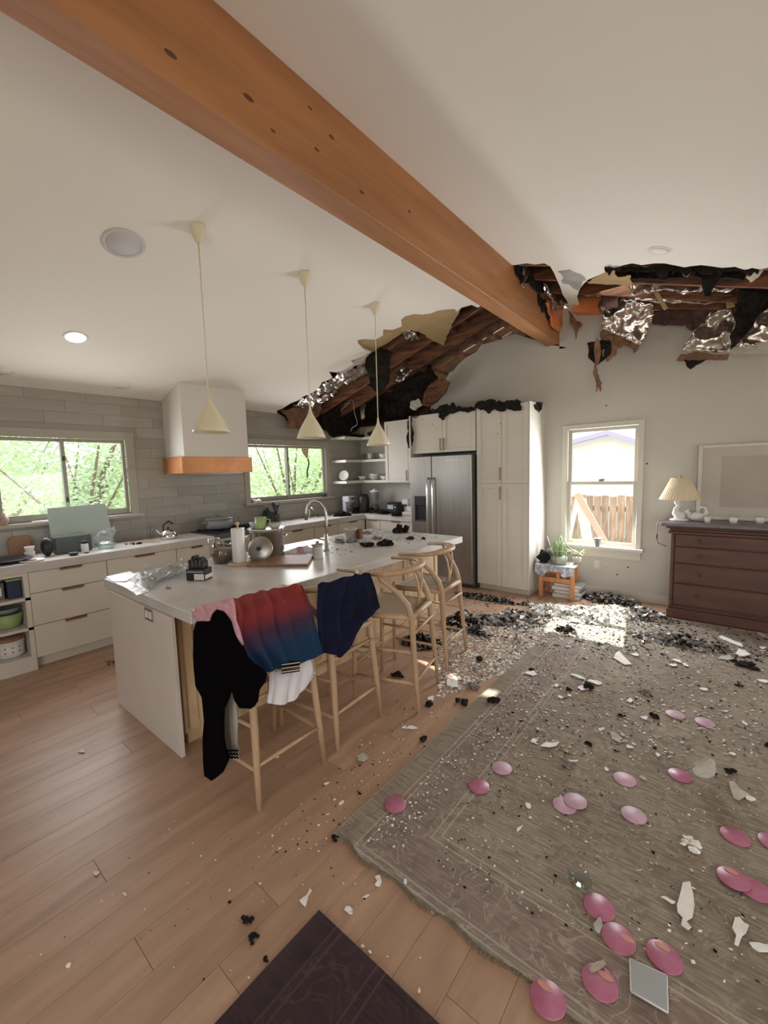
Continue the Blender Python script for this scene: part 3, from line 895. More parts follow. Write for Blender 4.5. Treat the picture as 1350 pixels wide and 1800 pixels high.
# L-shaped open shelves and wall cabinets at the corner
for z_, nm in ((1.485, 'lowest'), (1.845, 'middle'), (2.235, 'top')):
    t = thing('corner_shelf', '%s of the three white L-shaped corner shelves left of the wall cabinet' % nm, 'shelf', (-5.1, 5.6, z_), 'white corner shelves')
    MB().prism([(XL+.009, 5.11, z_), (-5.02, 5.11, z_), (-5.02, 5.52, z_), (-4.49, 5.52, z_), (-4.49, YB-.002, z_), (XL+.009, YB-.002, z_)], (0, 0, .042)).obj('board', M_white, t)
def wall_cab(name, label, x0, x1, z0, z1, yf, doors, lx='r'):
    t = thing(name, label, 'cabinet', ((x0+x1)/2, (yf+YB)/2, z0))
    MB().box(x0, x1, yf+.022, YB-.002, z0, z1).obj('body', M_white, t)
    n = len(doors)-1
    for i in range(n):
        a, b = doors[i], doors[i+1]
        d = shaker_y(yf, a+.002, b-.002, z0+.002, z1-.002).obj('door', M_white, t)
        hx = (b-.03) if (i == 0) else (a+.03)
        if b-a > .25: MB().box(hx-.007, hx+.007, yf-.025, yf-.012, z0+.03, z0+.20, .003).box(hx-.004, hx+.004, yf-.013, yf, z0+.04, z0+.05).box(hx-.004, hx+.004, yf-.013, yf, z0+.17, z0+.18).obj('handle', M_brownw, d)
    return t
wall_cab('wall_cabinet', 'white shaker wall cabinet between the open shelves and the refrigerator', -4.485, -3.78, 1.485, 2.49, 5.50, [-4.485, -4.01, -3.78])
wall_cab('wall_cabinet', 'white two-door cabinet above the refrigerator, scorched along its top', -3.755, -2.705, 1.925, 2.49, 5.27, [-3.755, -3.225, -2.705])
t = thing('side_panel', 'tall white panel on the left side of the refrigerator', 'panel', (-3.765, 5.55, 0))
MB().box(-3.775, -3.755, 5.22, YB-.002, 0, 2.49, .002).obj('board', M_white, t)
# pantry
t = thing('pantry_cabinet', 'tall white four-door pantry cabinet right of the refrigerator', 'cabinet', (-2.33, 5.57, 0))
MB().box(-2.70, -1.978, 5.292, YB-.002, .08, 2.49, .002).obj('body', M_white, t); MB().box(-2.70, -1.99, 5.36, YB-.002, 0, .08).obj('plinth', M_white, t)
MB().box(-1.978, -1.96, 5.27, YB-.002, .075, 2.495, .002).obj('side_panel', M_white, t)
for a, b in ((-2.69, -2.333), (-2.333, -1.978)):
    for z0, z1 in ((.09, 1.473), (1.477, 2.485)):
        d = shaker_y(5.27, a+.002, b-.002, z0, z1, .065).obj('door', M_white, t)
        hx = b-.03 if a < -2.5 else a+.03
        za = z1-.21 if z0 < 1 else z0+.04
        if a < -2.5: MB().box(hx+.008, hx+.022, 5.245, 5.258, za, za+.17, .003).box(hx+.011, hx+.019, 5.257, 5.27, za+.01, za+.02).box(hx+.011, hx+.019, 5.257, 5.27, za+.15, za+.16).obj('handle', M_brownw, d)
# refrigerator
t = thing('refrigerator', 'stainless side-by-side refrigerator with ice and water dispenser', 'refrigerator', (-3.22, 5.5, 0))
MB().box(-3.735, -2.72, 5.25, YB-.03, .02, 1.87, .004).obj('body', M_dark, t)
MB().box(-3.735, -2.72, 5.27, 5.30, .0, .10, .004).obj('kick_grille', M_black, t)
dl = MB()
xa, xb = -3.735, -3.372
za, zb = .915, 1.29
dl.box(xa, xb, 5.185, 5.245, .07, za, .004).box(xa, xb, 5.185, 5.245, zb, 1.875, .004).box(xa, xa+.06, 5.185, 5.245, za, zb).box(xb-.07, xb, 5.185, 5.245, za, zb)
dl_o = dl.obj('door', M_fridge, t); dl_o['label'] = 'narrow freezer door with dispenser'
dp = MB().box(xa+.06, xb-.07, 5.215, 5.24, za, zb).box(xa+.06, xb-.07, 5.188, 5.215, za+.24, zb, .003).obj('dispenser', M_black, dl_o)
MB().box(xa+.07, xb-.08, 5.19, 5.215, za+.002, za+.02).obj('drip_tray', M_dark, dp) if False else MB().box(xa+.07, xb-.08, 5.19, 5.215, za+.002, za+.02).obj('drip_tray', M_dark, dl_o)
dr_o = MB().box(-3.362, -2.725, 5.185, 5.245, .07, 1.875, .006).obj('door', M_fridge, t)
MB().box(-3.15, -2.85, 5.183, 5.186, 1.80, 1.815).obj('badge_strip', M_steel, dr_o)
for hx, par in ((-3.415, dl_o), (-3.325, dr_o)):
    P_ = [(hx, 5.185, .50)]+[(hx, 5.14-.02*sin(pi*k/8), .52+1.02*k/8) for k in range(9)]+[(hx, 5.185, 1.56)]
    MB().tube(P_, .015, 10).obj('handle', M_chrome, par)

# ------------------------------------------------------------------ island
IX0, IX1, IY0, IY1 = -3.625, -2.268, 1.05, 4.10
t = thing('kitchen_island', 'long kitchen island with a white quartz top and pale end panel', 'kitchen island', (-2.95, 2.6, 0))
MB().box(IX0, IX1, IY0, IY1, .872, .94, .005).obj('top', M_quartz, t)
BX1 = -2.56
MB().box(IX0+.06, BX1-.02, IY0+.06, IY1-.04, .08, .872).obj('body', M_oak, t)
MB().box(IX0+.10, BX1-.04, IY0+.08, IY1-.06, 0, .08).obj('plinth', M_oak, t)
ep = MB().box(-3.50, -2.49, 1.035, 1.06, 0, .872, .002).obj('end_panel', M_end, t)
yy = IY0+.08
n = 5
stp = (IY1-.06-yy)/n
for k in range(n):
    a, b = yy+k*stp+.003, yy+(k+1)*stp-.003
    m = MB(); x_ = BX1-.02; s_ = .055
    m.box(x_, x_+.02, a, a+s_, .10, .865, .002).box(x_, x_+.02, b-s_, b, .10, .865, .002).box(x_, x_+.02, a+s_, b-s_, .10, .10+s_, .002).box(x_, x_+.02, a+s_, b-s_, .865-s_, .865, .002)
    m.box(x_, x_+.009, a+s_, b-s_, .155, .81)
    m.obj('panel', M_oak, t)
# outlet on end panel
c = at(263, 1080, y=1.035)
o_ = thing('wall_outlet', 'steel power outlet on the island\'s pale end panel', 'outlet', (c.x, 1.035, c.z-.055))
MB().box(c.x-.06, c.x+.06, 1.027, 1.035, c.z-.04, c.z+.04, .003).obj('cover_plate', M_chrome, o_)
for s_ in (-1, 1): MB().box(c.x+s_*.026-.017, c.x+s_*.026+.017, 1.0235, 1.027, c.z-.024, c.z+.024, .003).obj('socket', M_cer, o_)
c = at(1049, 992, y=YB)
o_ = thing('wall_outlet', 'white power outlet on the far wall below the tall window', 'outlet', (c.x, YB, c.z-.06))
MB().box(c.x-.038, c.x+.038, YB-.008, YB, c.z-.06, c.z+.06, .003).obj('cover_plate', M_trim, o_)
for s_ in (-1, 1): MB().box(c.x-.018, c.x+.018, YB-.011, YB-.008, c.z+s_*.026-.016, c.z+s_*.026+.016, .003).obj('socket', M_cer, o_)

# ------------------------------------------------------------------ stools
def make_stool():
    t = thing('counter_stool', 'x', 'stool', (0, 0, 0))
    # woven seat
    G = []
    for i in range(9):
        u = i/8
        row = []
        for j in range(9):
            v = j/8-.5
            xx = -.225+.42*u; ww = (.50-.12*u)
            dz = -.012*(1-(2*v)**2)-.006*sin(pi*u)
            row.append((xx, v*ww, .695+dz))
        G.append(row)
    MB().grid(G, -.03).obj('seat', M_cord, t)
    # front legs
    for s_ in (-1, 1):
        MB().tube([(-.245, s_*.235, 0), (-.235, s_*.238, .35), (-.225, s_*.243, .60), (-.222, s_*.245, .715)], [.013, .018, .020, .016], 10).obj('leg', M_stool, t)
    for s_ in (-1, 1):
        MB().tube([(.255, s_*.222, 0), (.235, s_*.21, .25), (.215, s_*.197, .5), (.205, s_*.19, .66), (.18, s_*.195, .755), (.12, s_*.225, .845), (.055, s_*.262, .915), (.02, s_*.284, .94), (.005, s_*.292, .975)], [.013, .018, .021, .022, .021, .018, .015, .013, .012], 10).obj('leg', M_stool, t)
    # bent top rail
    P_ = []
    for k in range(25):
        a = -1.0+2.0*k/24
        th = a*pi*.60
        P_.append((-.045+.235*cos(th) if abs(a) < .83 else -.045+.235*cos(th)*1.0, .295*sin(th), .990-.012*abs(a)))
    P_ = [(-.145, -.280, .976)]+P_[4:21]+[(-.145, .280, .976)]
    MB().tube(P_, [.022]+[.024+.010*sin(pi*k/16) for k in range(17)]+[.022], 10, flat=.68, up=(0, 0, 1)).obj('top_rail', M_stool, t)
    # forked splat
    sp = MB()
    sp.tube([(.175, 0, .69), (.195, 0, .76), (.205, 0, .80)], [.024, .020, .020], 8, flat=.45, up=(1, 0, 0))
    for s_ in (-1, 1): sp.tube([(.188, s_*.010, .72), (.20, s_*.018, .80), (.20, s_*.055, .90), (.178, s_*.085, .985)], [.014, .014, .013, .011], 8, flat=.5, up=(1, 0, 0))
    sp.obj('back_splat', M_stool, t)
    # seat rails
    fr = [((-.225, -.245, .665), (-.225, .245, .665)), ((.205, -.19, .665), (.205, .19, .665)), ((-.225, .245, .665), (.205, .19, .665)), ((-.225, -.245, .665), (.205, -.19, .665))]
    for a, b in fr: MB().tube([a, b], .021, 8).obj('seat_rail', M_stool, t)
    st = [((-.238, -.237, .42), (.225, -.203, .42)), ((-.238, .237, .42), (.225, .203, .42)), ((-.24, -.237, .27), (-.24, .237, .27)), ((.237, -.21, .22), (.237, .21, .22)), ((-.24, -.236, .20), (.24, -.214, .20)), ((-.24, .236, .20), (.24, .214, .20)), ((.222, -.203, .56), (.222, .203, .56))]
    for a, b in st: MB().tube([a, ((a[0]+b[0])/2, (a[1]+b[1])/2, (a[2]+b[2])/2), b], [.011, .014, .011], 8, flat=.8).obj('stretcher', M_stool, t)
    return t
stool = make_stool()
SP = [(-2.03, 1.315, 0, 'light oak wishbone counter stool nearest the camera, draped with the black and red-blue clothes'),
      (-2.05, 1.86, .06, 'light oak wishbone counter stool with a navy cloth over its back'),
      (-1.92, 2.43, .25, 'bare light oak wishbone counter stool, third from the camera'),
      (-2.06, 3.11, .13, 'light oak wishbone counter stool farthest from the camera, soot on its seat')]
for i, (x, y, rz, lb) in enumerate(SP):
    s_ = stool if i == 0 else copy_tree(stool)
    s_.location = (x, y, 0); s_.rotation_euler = (0, 0, rz)
    s_['label'] = lb; s_['group'] = 'counter stools along the island'

# ------------------------------------------------------------------ pendant lamps
def pendant(y, label, zb=2.0, r=.13):
    x = -2.935
    zc = zl(x)
    t = thing('pendant_lamp', label, 'lamp', (x, y, zb), 'cream pendant lamps over the island')
    MB().lathe([(.018, -.085), (.022, -.08), (.045, -.03), (.058, .012), (.058, .03), (0, .03)], (x, y, zc-.012), 20).obj('canopy', M_pend, t)
    MB().tube([(x, y, zc-.09), (x, y, zb+.27)], .0045, 6).obj('cord', M_pend, t)
    pr = [(.008, .295), (.011, .255), (.018, .222), (.034, .188), (.058, .15), (.083, .108), (.104, .066), (.119, .030), (r, 0)]
    sh_ = MB().lathe(pr+[(r-.004, 0), (.115, .030), (.100, .066), (.079, .108), (.054, .15), (.03, .188), (.012, .23)], (x, y, zb), 36)
    sh_.obj('shade', M_pend, t)
    MB().lathe([(0, .06), (.03, .07), (.034, .10), (.02, .15), (0, .155)], (x, y, zb), 16).obj('bulb', mat('frosted_bulb', (.9, .85, .7), .4), t)
    return t
pendant(1.61, 'nearest cream pendant lamp, hanging in front of the range hood')
pendant(2.56, 'middle cream pendant lamp, hanging before the small kitchen window')
pendant(3.50, 'farthest cream pendant lamp, hanging by the corner shelves', 1.96)

# ceiling fittings
def disc_on(px, py, PLN, r, name, label, cat, ring, face, em=False):
    c = at(px, py, **PLN)
    n = Vector(PLN['pl'][0]).normalized()
    M_ = n.to_track_quat('Z', 'Y').to_matrix()
    t = thing(name, label, cat, tuple(c), 'round fittings set in the ceiling')
    MB().lathe([(r*.80, -.004), (r*.86, -.007), (r, -.002), (r, .004), (r*.8, .004)], c, 28, M_, cap=False).obj('rim', ring, t)
    MB().lathe([(0, -.0035), (r*.8, -.0035), (r*.8, .003)], c, 28, M_).obj('lens' if em else 'face', face, t)
    return t
M_spk = mat('speaker_grille', (.62, .585, .59), .8)
disc_on(217, 428, PLL, .135, 'ceiling_speaker', 'round flush speaker grille left of the nearest pendant', 'speaker', M_spk, M_spk)
disc_on(133, 593, PLL, .095, 'downlight', 'lit recessed downlight above the left kitchen window', 'downlight', M_ceil, M_warm, True)
disc_on(5, 652, PLL, .09, 'downlight', 'unlit recessed downlight at the photo\'s left edge', 'downlight', M_ceil, M_ceil)
disc_on(215, 678, PLL, .09, 'downlight', 'unlit recessed downlight near the left wall beside the hood', 'downlight', M_ceil, M_ceil)
disc_on(1160, 440, PLR, .085, 'downlight', 'unlit downlight on the right ceiling slope above the torn opening', 'downlight', M_ceil, M_ceil)

# ------------------------------------------------------------------ dresser, lamp, picture frame
t = thing('dresser', 'dark reddish-brown wooden chest of drawers against the far wall', 'dresser', (.35, 5.65, 0))
DX0, DX1, DY = -.475, 1.15, 5.42
MB().box(DX0, DX1, DY+.02, YB-.02, .07, .97, .006).obj('body', M_bird, t)
m = MB().box(DX0-.02, DX1+.02, DY-.01, YB-.02, 0, .11, .012).box(DX0-.01, DX1+.01, DY, YB-.02, .11, .14, .01); m.obj('base_moulding', M_bird, t)
m = MB().box(DX0-.02, DX1+.02, DY+.0, YB-.02, .955, .985, .008).box(DX0-.05, DX1+.05, DY-.02, YB-.01, .985, 1.01, .01).box(DX0-.03, DX1+.03, DY-.01, YB-.01, .93, .955, .006); m.obj('cornice', M_bird, t)
MB().box(DX0-.10, DX1+.08, DY-.06, YB-.005, 1.01, 1.05, .012).obj('top', M_drtop, t)
for a, b in ((.155, .39), (.395, .61), (.615, .79), (.795, .925)):
    d = MB().box(DX0+.035, DX1-.035, DY+.0, DY+.022, a+.004, b-.004, .005)
    d = d.obj('drawer_front', M_bird, t)
    for kx in (DX0+.25, DX1-.25):
        MB().lathe([(.008, 0), (.010, .012), (.019, .02), (.016, .03), (0, .032)], (kx, DY, (a+b)/2), 14, Matrix.Rotation(pi/2, 3, 'X')).obj('knob', M_bird, d)
for s_ in (DX0+.012,): MB().box(s_-.012, s_+.018, DY-.005, DY+.02, .14, .93, .004).obj('corner_stile', M_bird, t)
# big frame leaning on the wall
t = thing('picture_frame', 'large pale landscape picture in a slim cream frame leaning on the wall', 'picture', (.3, 5.80, 1.05))
FXa, FXb, FZa, FZb = -.285, 1.0, 1.052, 1.865
m = MB(); s_ = .035
m.box(FXa, FXa+s_, 5.80, 5.83, FZa, FZb, .006).box(FXb-s_, FXb, 5.80, 5.83, FZa, FZb, .006).box(FXa+s_, FXb-s_, 5.80, 5.83, FZa, FZa+s_, .006).box(FXa+s_, FXb-s_, 5.80, 5.83, FZb-s_, FZb, .006)
m.obj('frame', M_trim, t)
MB().box(FXa+s_, FXb-s_, 5.815, 5.825, FZa+s_, FZb-s_).obj('backing', mat('picture_mount', (.52, .47, .42), .5, var=.04), t)
MB().box(FXa+.20, FXb-.16, 5.8125, 5.815, FZa+.14, FZb-.13).obj('print', mat('picture_print', (.45, .385, .335), .5, var=.07, vs=2.5), t)
# lamp with pleated shade and swan-like base
lx, ly = -.425, 5.60
t = thing('table_lamp', 'table lamp with a cream pleated shade and white bird-shaped base on the dresser', 'lamp', (lx, ly, 1.05))
npl = 44
MB().lathe([(.19, 0), (.135, .12), (.085, .235), (.082, .235), (.13, .12), (.186, 0)], (lx, ly, 1.285), npl*4, wob=lambda th, i: 1+.022*sin(th*npl), smooth=True, cap=False).obj('shade', M_shade, t)
b = MB()
b.lathe([(.0, .0), (.085, .0), (.09, .012), (.07, .022), (.03, .03)], (lx, ly, 1.05), 24)
b.tube([(lx+.02, ly, 1.07), (lx+.0, ly, 1.11), (lx-.035, ly, 1.14), (lx-.03, ly, 1.18), (lx-.005, ly, 1.215), (lx-.025, ly, 1.25), (lx-.03, ly, 1.29)], [.045, .052, .035, .024, .022, .028, .016], 12)
b.obj('base', M_cer, t)
MB().tube([(lx-.03, ly, 1.28), (lx-.0, ly, 1.33), (lx, ly, 1.50)], [.012, .006, .005], 8).obj('stem', M_brass, t)
MB().rock((lx, ly, 1.527), .012, 1, 2, .0).obj('finial', M_brass, t)
sw = thing('bird_figurine', 'white swan figurine beside the pleated lamp on the dresser', 'figurine', (-.27, 5.62, 1.05))
b = MB(); b.rock((-.27, 5.62, 1.095), .062, 3, 3, .10, (1.35, .8, .78), True); b.obj('body', M_cer, sw)
b = MB(); b.tube([(-.21, 5.61, 1.10), (-.185, 5.60, 1.15), (-.20, 5.595, 1.20), (-.235, 5.59, 1.205), (-.25, 5.585, 1.185)], [.028, .017, .013, .014, .005], 10); b.obj('neck', M_cer, sw)
MB().tube([(-.33, 5.62, 1.11), (-.36, 5.62, 1.15), (-.34, 5.62, 1.175)], [.03, .02, .004], 8).obj('tail', M_cer, sw)
for i, (px, lb) in enumerate(((1289, 'white votive cup on the dresser below the picture frame'), (1336, 'white votive cup at the photo\'s right edge on the dresser'), (1243, 'small white votive cup just right of the bird figurine'))):
    c = at(px, 920, z=1.05)
    c = (c.x, min(c.y, 5.68) if i < 2 else 5.52, 1.05)
    tt = thing('votive_cup', lb, 'candle', c, 'white cups on the dresser')
    r_ = .036 if i < 2 else .028
    MB().lathe([(0, 0), (r_*.8, 0), (r_, .03), (r_*.95, .062), (r_*.86, .062), (r_*.85, .012), (0, .012)], c, 18).obj('cup', M_cer, tt)
    MB().lathe([(0, .03), (r_*.8, .03), (r_*.8, .012)], c, 14).obj('wax', M_trim, tt)
cb = MB().tube([(lx-.08, ly, 1.055), (-.55, 5.52, 1.058), (-.60, 5.44, 1.05), (-.605, 5.41, 1.0), (-.605, 5.42, .86), (-.60, 5.5, .80), (-.56, 5.6, .76), (-.54, 5.7, .74)], .004, 6)
t = thing('lamp_cord', 'thin lamp cord with a switch hanging off the dresser\'s left end', 'cord', (-.6, 5.45, .74))
cb.obj('wire', M_brownw, t); MB().box(-.612, -.598, 5.405, 5.43, .86, .91, .004).obj('switch', M_dark, t)

# ------------------------------------------------------------------ plant stand corner
t = thing('plant_stand', 'small orange-brown wooden stool used as a plant stand beside the pantry', 'stool', (-1.65, 5.50, 0))
legs = [(-1.86, 5.42), (-1.475, 5.42), (-1.86, 5.68), (-1.50, 5.68)]
for a, b in legs: MB().box(a-.025, a+.025, b-.02, b+.02, 0, .40, .004).obj('leg', M_orange, t)
for zz in (.24,): 
    MB().box(-1.86, -1.475, 5.405, 5.43, zz-.03, zz+.03, .004).obj('rail', M_orange, t); MB().box(-1.86, -1.475, 5.67, 5.69, zz-.03, zz+.03, .004).obj('rail', M_orange, t)
MB().box(-1.90, -1.45, 5.38, 5.72, .40, .43, .006).obj('seat', M_orange, t)
MB().box(-1.665, -1.625, 5.405, 5.43, .27, .40, .003).obj('centre_strut', M_orange, t)
cl_ = MB()
G = []
for i in range(14):
    row = []
    for j in range(30):
        u = i/13; v = j/29
        xx = -1.915+.48*v
        if u < .45: row.append((xx, 5.62-.26*u/.45, .436+.006*noise.noise(Vector((v*9, u*9, 0)))))
        else:
            k = (u-.45)/.55
            ln = .10+.09*noise.noise(Vector((v*5, 3, 1)))+.05*sin(v*9)
            row.append((xx+.01*sin(v*60)*k, 5.355-.012*sin(v*38)*k-.008*k, .436-ln*k))
    G.append(row)
cl_.grid(G, .003)
based(cl_, 'patterned_cloth', mat('blue_white_print_cloth', (.74, .72, .74), .9, vs=22, col2=(.16, .20, .33)), (-1.66, 5.4, .43), 'white and blue patterned cloth draped on the plant stand', 'cloth')
# terrarium with cactus
tx, ty, tz = -1.66, 5.50, .445
t = thing('terrarium', 'geometric wire-framed glass terrarium with pale green plants on the stand', 'terrarium', (tx, ty, tz))
ring0 = [(tx+.125*cos(a), ty+.10*sin(a), tz+.005) for a in [k*pi/3+.3 for k in range(6)]]
ring1 = [(tx+.145*cos(a), ty+.115*sin(a), tz+.17) for a in [k*pi/3+.3 for k in range(6)]]
apex = (tx+.01, ty, tz+.36)
fr = MB()
for r_ in (ring0, ring1):
    for k in range(6): fr.tube([r_[k], r_[(k+1) % 6]], .0065, 6)
for k in range(6): fr.tube([ring0[k], ring1[k]], .0065, 6); fr.tube([ring1[k], apex], .0065, 6)
fr.obj('wire_frame', M_cact, t)
g = MB()
for k in range(6):
    g.add([ring0[k], ring0[(k+1) % 6], ring1[(k+1) % 6], ring1[k]], [(0, 1, 2, 3)])
g.obj('glass_sides', M_thin, t)
MB().lathe([(0, .006), (.095, .006), (.10, .08), (.06, .10), (0, .095)], (tx, ty, tz), 14).obj('gravel', M_gypg, t)
for k in range(7):
    a = k*.9; rr_ = .055 if k else 0
    h_ = .22-.02*(k % 3)
    MB().tube([(tx+rr_*cos(a), ty+rr_*sin(a)*.8, tz+.10), (tx+rr_*cos(a)*1.15, ty+rr_*sin(a), tz+.10+h_*.5), (tx+rr_*cos(a)*.9, ty+rr_*sin(a)*.7, tz+.08+h_)], [.018, .022, .007], 8).obj('cactus', M_cact, t)
b = MB(); b.rock((-1.845, 5.48, .50), .075, 5, 2, .4, (1, .9, 1.1)); based(b, 'charred_lump', M_char, (-1.845, 5.48, .44), 'black charred lump left of the terrarium on the stand', 'debris')
b = MB(); b.prism([(-1.86, 5.60, .44), (-1.74, 5.60, .44), (-1.85, 5.60, .76)], (0, .03, 0)); based(b, 'slate_triangle', M_drum, (-1.82, 5.6, .44), 'dark triangular slate piece standing behind the terrarium', 'ornament')
lf = MB()
for k in range(16):
    a = R.uniform(0, 6.28); c = Vector((-1.45, 5.62, .57)); l = R.uniform(.06, .13)
    d = Vector((cos(a), sin(a)*.7, R.uniform(-.3, .9))).normalized()
    sd = d.cross(Vector((0, 0, 1))).normalized()*.012
    lf.prism([c, c+d*l*.5+sd, c+d*l, c+d*l*.5-sd], (0, 0, .002))
lp = thing('trailing_plant', 'small leafy green plant in a pale pot at the right edge of the stand', 'plant', (-1.47, 5.60, .436))
lf.obj('foliage', M_cact, lp); MB().lathe([(0, 0), (.04, 0), (.052, .085), (.045, .085), (.04, .06), (0, .06)], (-1.47, 5.60, .437), 16).obj('pot', M_gypg, lp)
# books under / beside the stand
bz = 0
for i, (h_, cl2, dx, lb) in enumerate(((.055, (.50, .48, .44), 0, 'grey-covered book at the bottom of the pile under the stand'), (.045, (.12, .15, .22), .02, 'dark blue book second from the bottom of the pile'), (.05, (.62, .60, .54), -.01, 'cream book in the middle of the pile under the stand'), (.04, (.16, .18, .17), .015, 'dark green book second from the top of the pile'))):
    t = thing('book', lb, 'book', (-1.55+dx, 5.60, bz), 'books piled under the plant stand')
    x0, x1, y0, y1 = -1.73+dx, -1.40+dx, 5.47, 5.71
    MB().box(x0+.004, x1-.006, y0+.006, y1-.004, bz+.005, bz+h_-.005).obj('pages', M_cer, t)
    MB().box(x0, x1, y0, y1, bz, bz+.004).box(x0, x1, y0, y1, bz+h_-.0045, bz+h_-.0005).box(x0, x0+.004, y0, y1, bz+.004, bz+h_-.0045).obj('cover', mat('book_cover_%d' % i, cl2, .6), t)
    bz += h_
b = MB(); pxsheet(b, [(987, 1018), (1000, 1012), (1009, 1015), (1004, 1024), (990, 1023)], dict(z=.215), th=.012, crumple=.01, seed=4, amp=.05); based(b, 'plaster_chunk', M_gyp, (-1.47, 5.5, .195), 'white plaster chunk lying on top of the book pile', 'debris')
# dark pot on the window sill
c = at(1050, 968, y=5.82)
t = thing('plant_pot', 'small dark empty pot on the sill of the tall window', 'pot', (c.x, 5.815, .652))
MB().lathe([(0, 0), (.028, 0), (.042, .085), (.046, .088), (.046, .10), (.038, .10), (.03, .02), (0, .02)], (c.x, 5.825, .652), 18).obj('body', M_drum, t)
# ------------------------------------------------------------------ clothes on the stools
def ppl(nx, ny, c): return dict(pl=((nx, ny, 0), c))
OB = ppl(.19, -.98, -1.340)
OB2 = ppl(.19, -.98, -1.305)
b = MB()
pxsheet(b, [(350,1085),(368,1072),(392,1070),(408,1080),(418,1125),(428,1158),(450,1178),(462,1190),(458,1205),(452,1215),(450,1235),(440,1247),(420,1246),(410,1232),(406,1212),(399,1222),(389,1250),(390,1300),(395,1338),(386,1362),(374,1371),(362,1367),(358,1365),(358,1300),(356,1225),(345,1205),(338,1150),(338,1110)], OB, th=.025, crumple=.018, seed=2, depth=1, amp=.03, freq=6, sharp=False)
based(b, 'black_garment', M_blackc, (-2.05, 1.0, .1), 'long black garment hanging off the nearest stool down to the floor', 'clothes')
b = MB()
pxsheet(b, [(334,1080),(345,1067),(370,1061),(388,1056),(406,1053),(413,1078),(420,1105),(424,1136),(416,1115),(408,1092),(396,1077),(380,1071),(370,1080),(364,1093),(342,1094)], OB2, th=.012, crumple=.02, seed=5, depth=1, amp=.03, freq=14, sharp=False)
based(b, 'pink_garment', M_pinkc, (-2.1, .98, 1.0), 'pink ribbed knit garment lying over the nearest stool\'s rail beside the black one', 'clothes')
def row(pts, **pl): return [tuple(at(a, c, **pl)) for a, c in pts]
tw = patch([row([(411,1062),(448,1052),(490,1044),(528,1037)], x=-1.98), row([(405,1056),(445,1045),(488,1036),(531,1029)], z=1.035), row([(414,1086),(450,1075),(497,1066),(545,1058)], x=-1.80), row([(424,1135),(462,1125),(512,1116),(557,1105)], x=-1.785), row([(447,1183),(485,1177),(530,1165),(567,1149)], x=-1.775)], 36, 40, .012, 5, 3)
t = MB().grid(tw, .006)
based(t, 'ombre_cloth', M_ombre, (-1.8, 1.3, 0), 'cloth fading from red to deep blue draped over the nearest stool\'s back', 'clothes')
b = MB(); pxsheet(b, [(432,1160),(470,1172),(490,1172),(482,1193),(466,1200),(450,1210),(434,1205)], dict(x=-1.845), th=.012, crumple=.012, seed=7, depth=1, amp=.03, sharp=False)
pxsheet(b, [(444,1178),(458,1178),(471,1177),(470,1188),(456,1191),(446,1190)], dict(x=-1.825), th=.004, crumple=.01, seed=8, depth=1, amp=.04, sharp=False)
b.mi = [0]*len(b.mi)
based(b, 'pink_sock', M_pinkc, (-1.83, 1.15, .6), 'pink knit scrap showing under the red-blue cloth', 'clothes')
def pleats(name, rows_, m, loc, label, fold=.016, ff=6):
    based(MB().grid(patch(rows_, 26, 40, fold, ff, 2), .004), name, m, loc, label, 'clothes')
pleats('white_garment', [row([(474,1165),(500,1158),(525,1150),(550,1143)], x=-1.83), row([(474,1200),(502,1190),(530,1184),(553,1178)], x=-1.79), row([(470,1236),(498,1238),(522,1225),(551,1190)], x=-1.77)], M_whitec, (-1.84, 1.4, .5), 'white pleated garment with gold-black bands hanging below the red-blue cloth', .014, 4)
for k in range(3):
    b = MB(); y_ = 1166+k*6.5
    G_ = [[at(495+i*3.2-k*.3, y_-i*.45+dy, x=-1.762) for i in range(11)] for dy in (0, 5.5)]
    b.grid(G_, .003); o = b.obj('dark_band', M_blackc, bpy.data.objects['white_garment'], off=Vector((-1.84, 1.4, .5)))
    b = MB(); G_ = [[at(495+i*3.2-k*.3, y_-i*.45+dy+1.6, x=-1.757) for i in range(11)] for dy in (0, 2)]
    b.grid(G_, .002); b.obj('gold_band', M_gold, bpy.data.objects['white_garment'], off=Vector((-1.84, 1.4, .5)))
pleats('grey_white_trousers', [row([(400,1205),(406,1207),(412,1212)], y=1.10), row([(391,1250),(402,1252),(416,1258)], y=1.09), row([(391,1300),(404,1302),(418,1306)], y=1.085), row([(399,1336),(410,1336),(421,1333)], y=1.08)], M_greyc, (-2.0, 1.09, .15), 'off-white trouser leg with black zigzag hem behind the black garment', .01, 2)
for k in range(3):
    b = MB(); pts = [at(400+i*2.6, 1318+k*6+(3 if i % 2 else 0), y=1.05) for i in range(8)]
    b.tube(pts, .004, 5); b.obj('hem_stripe', M_blackc, bpy.data.objects['grey_white_trousers'], off=Vector((-2.0, 1.09, .15)))
nv = patch([row([(562,1036),(590,1031),(620,1023),(636,1018),(646,1015)], x=-1.97), row([(559,1031),(590,1023),(620,1015),(636,1011),(650,1008)], z=1.035), row([(558,1080),(582,1078),(610,1066),(637,1052),(660,1040)], x=-1.79), row([(559,1122),(582,1120),(604,1098),(638,1082),(665,1062)], x=-1.805), row([(561,1147),(585,1150),(603,1152),(640,1095),(667,1068)], x=-1.80)], 36, 40, .012, 4, 11)
based(MB().grid(nv, .006), 'navy_cloth', M_navy, (-1.8, 1.85, .6), 'dark navy cloth draped over the second stool\'s back', 'clothes')

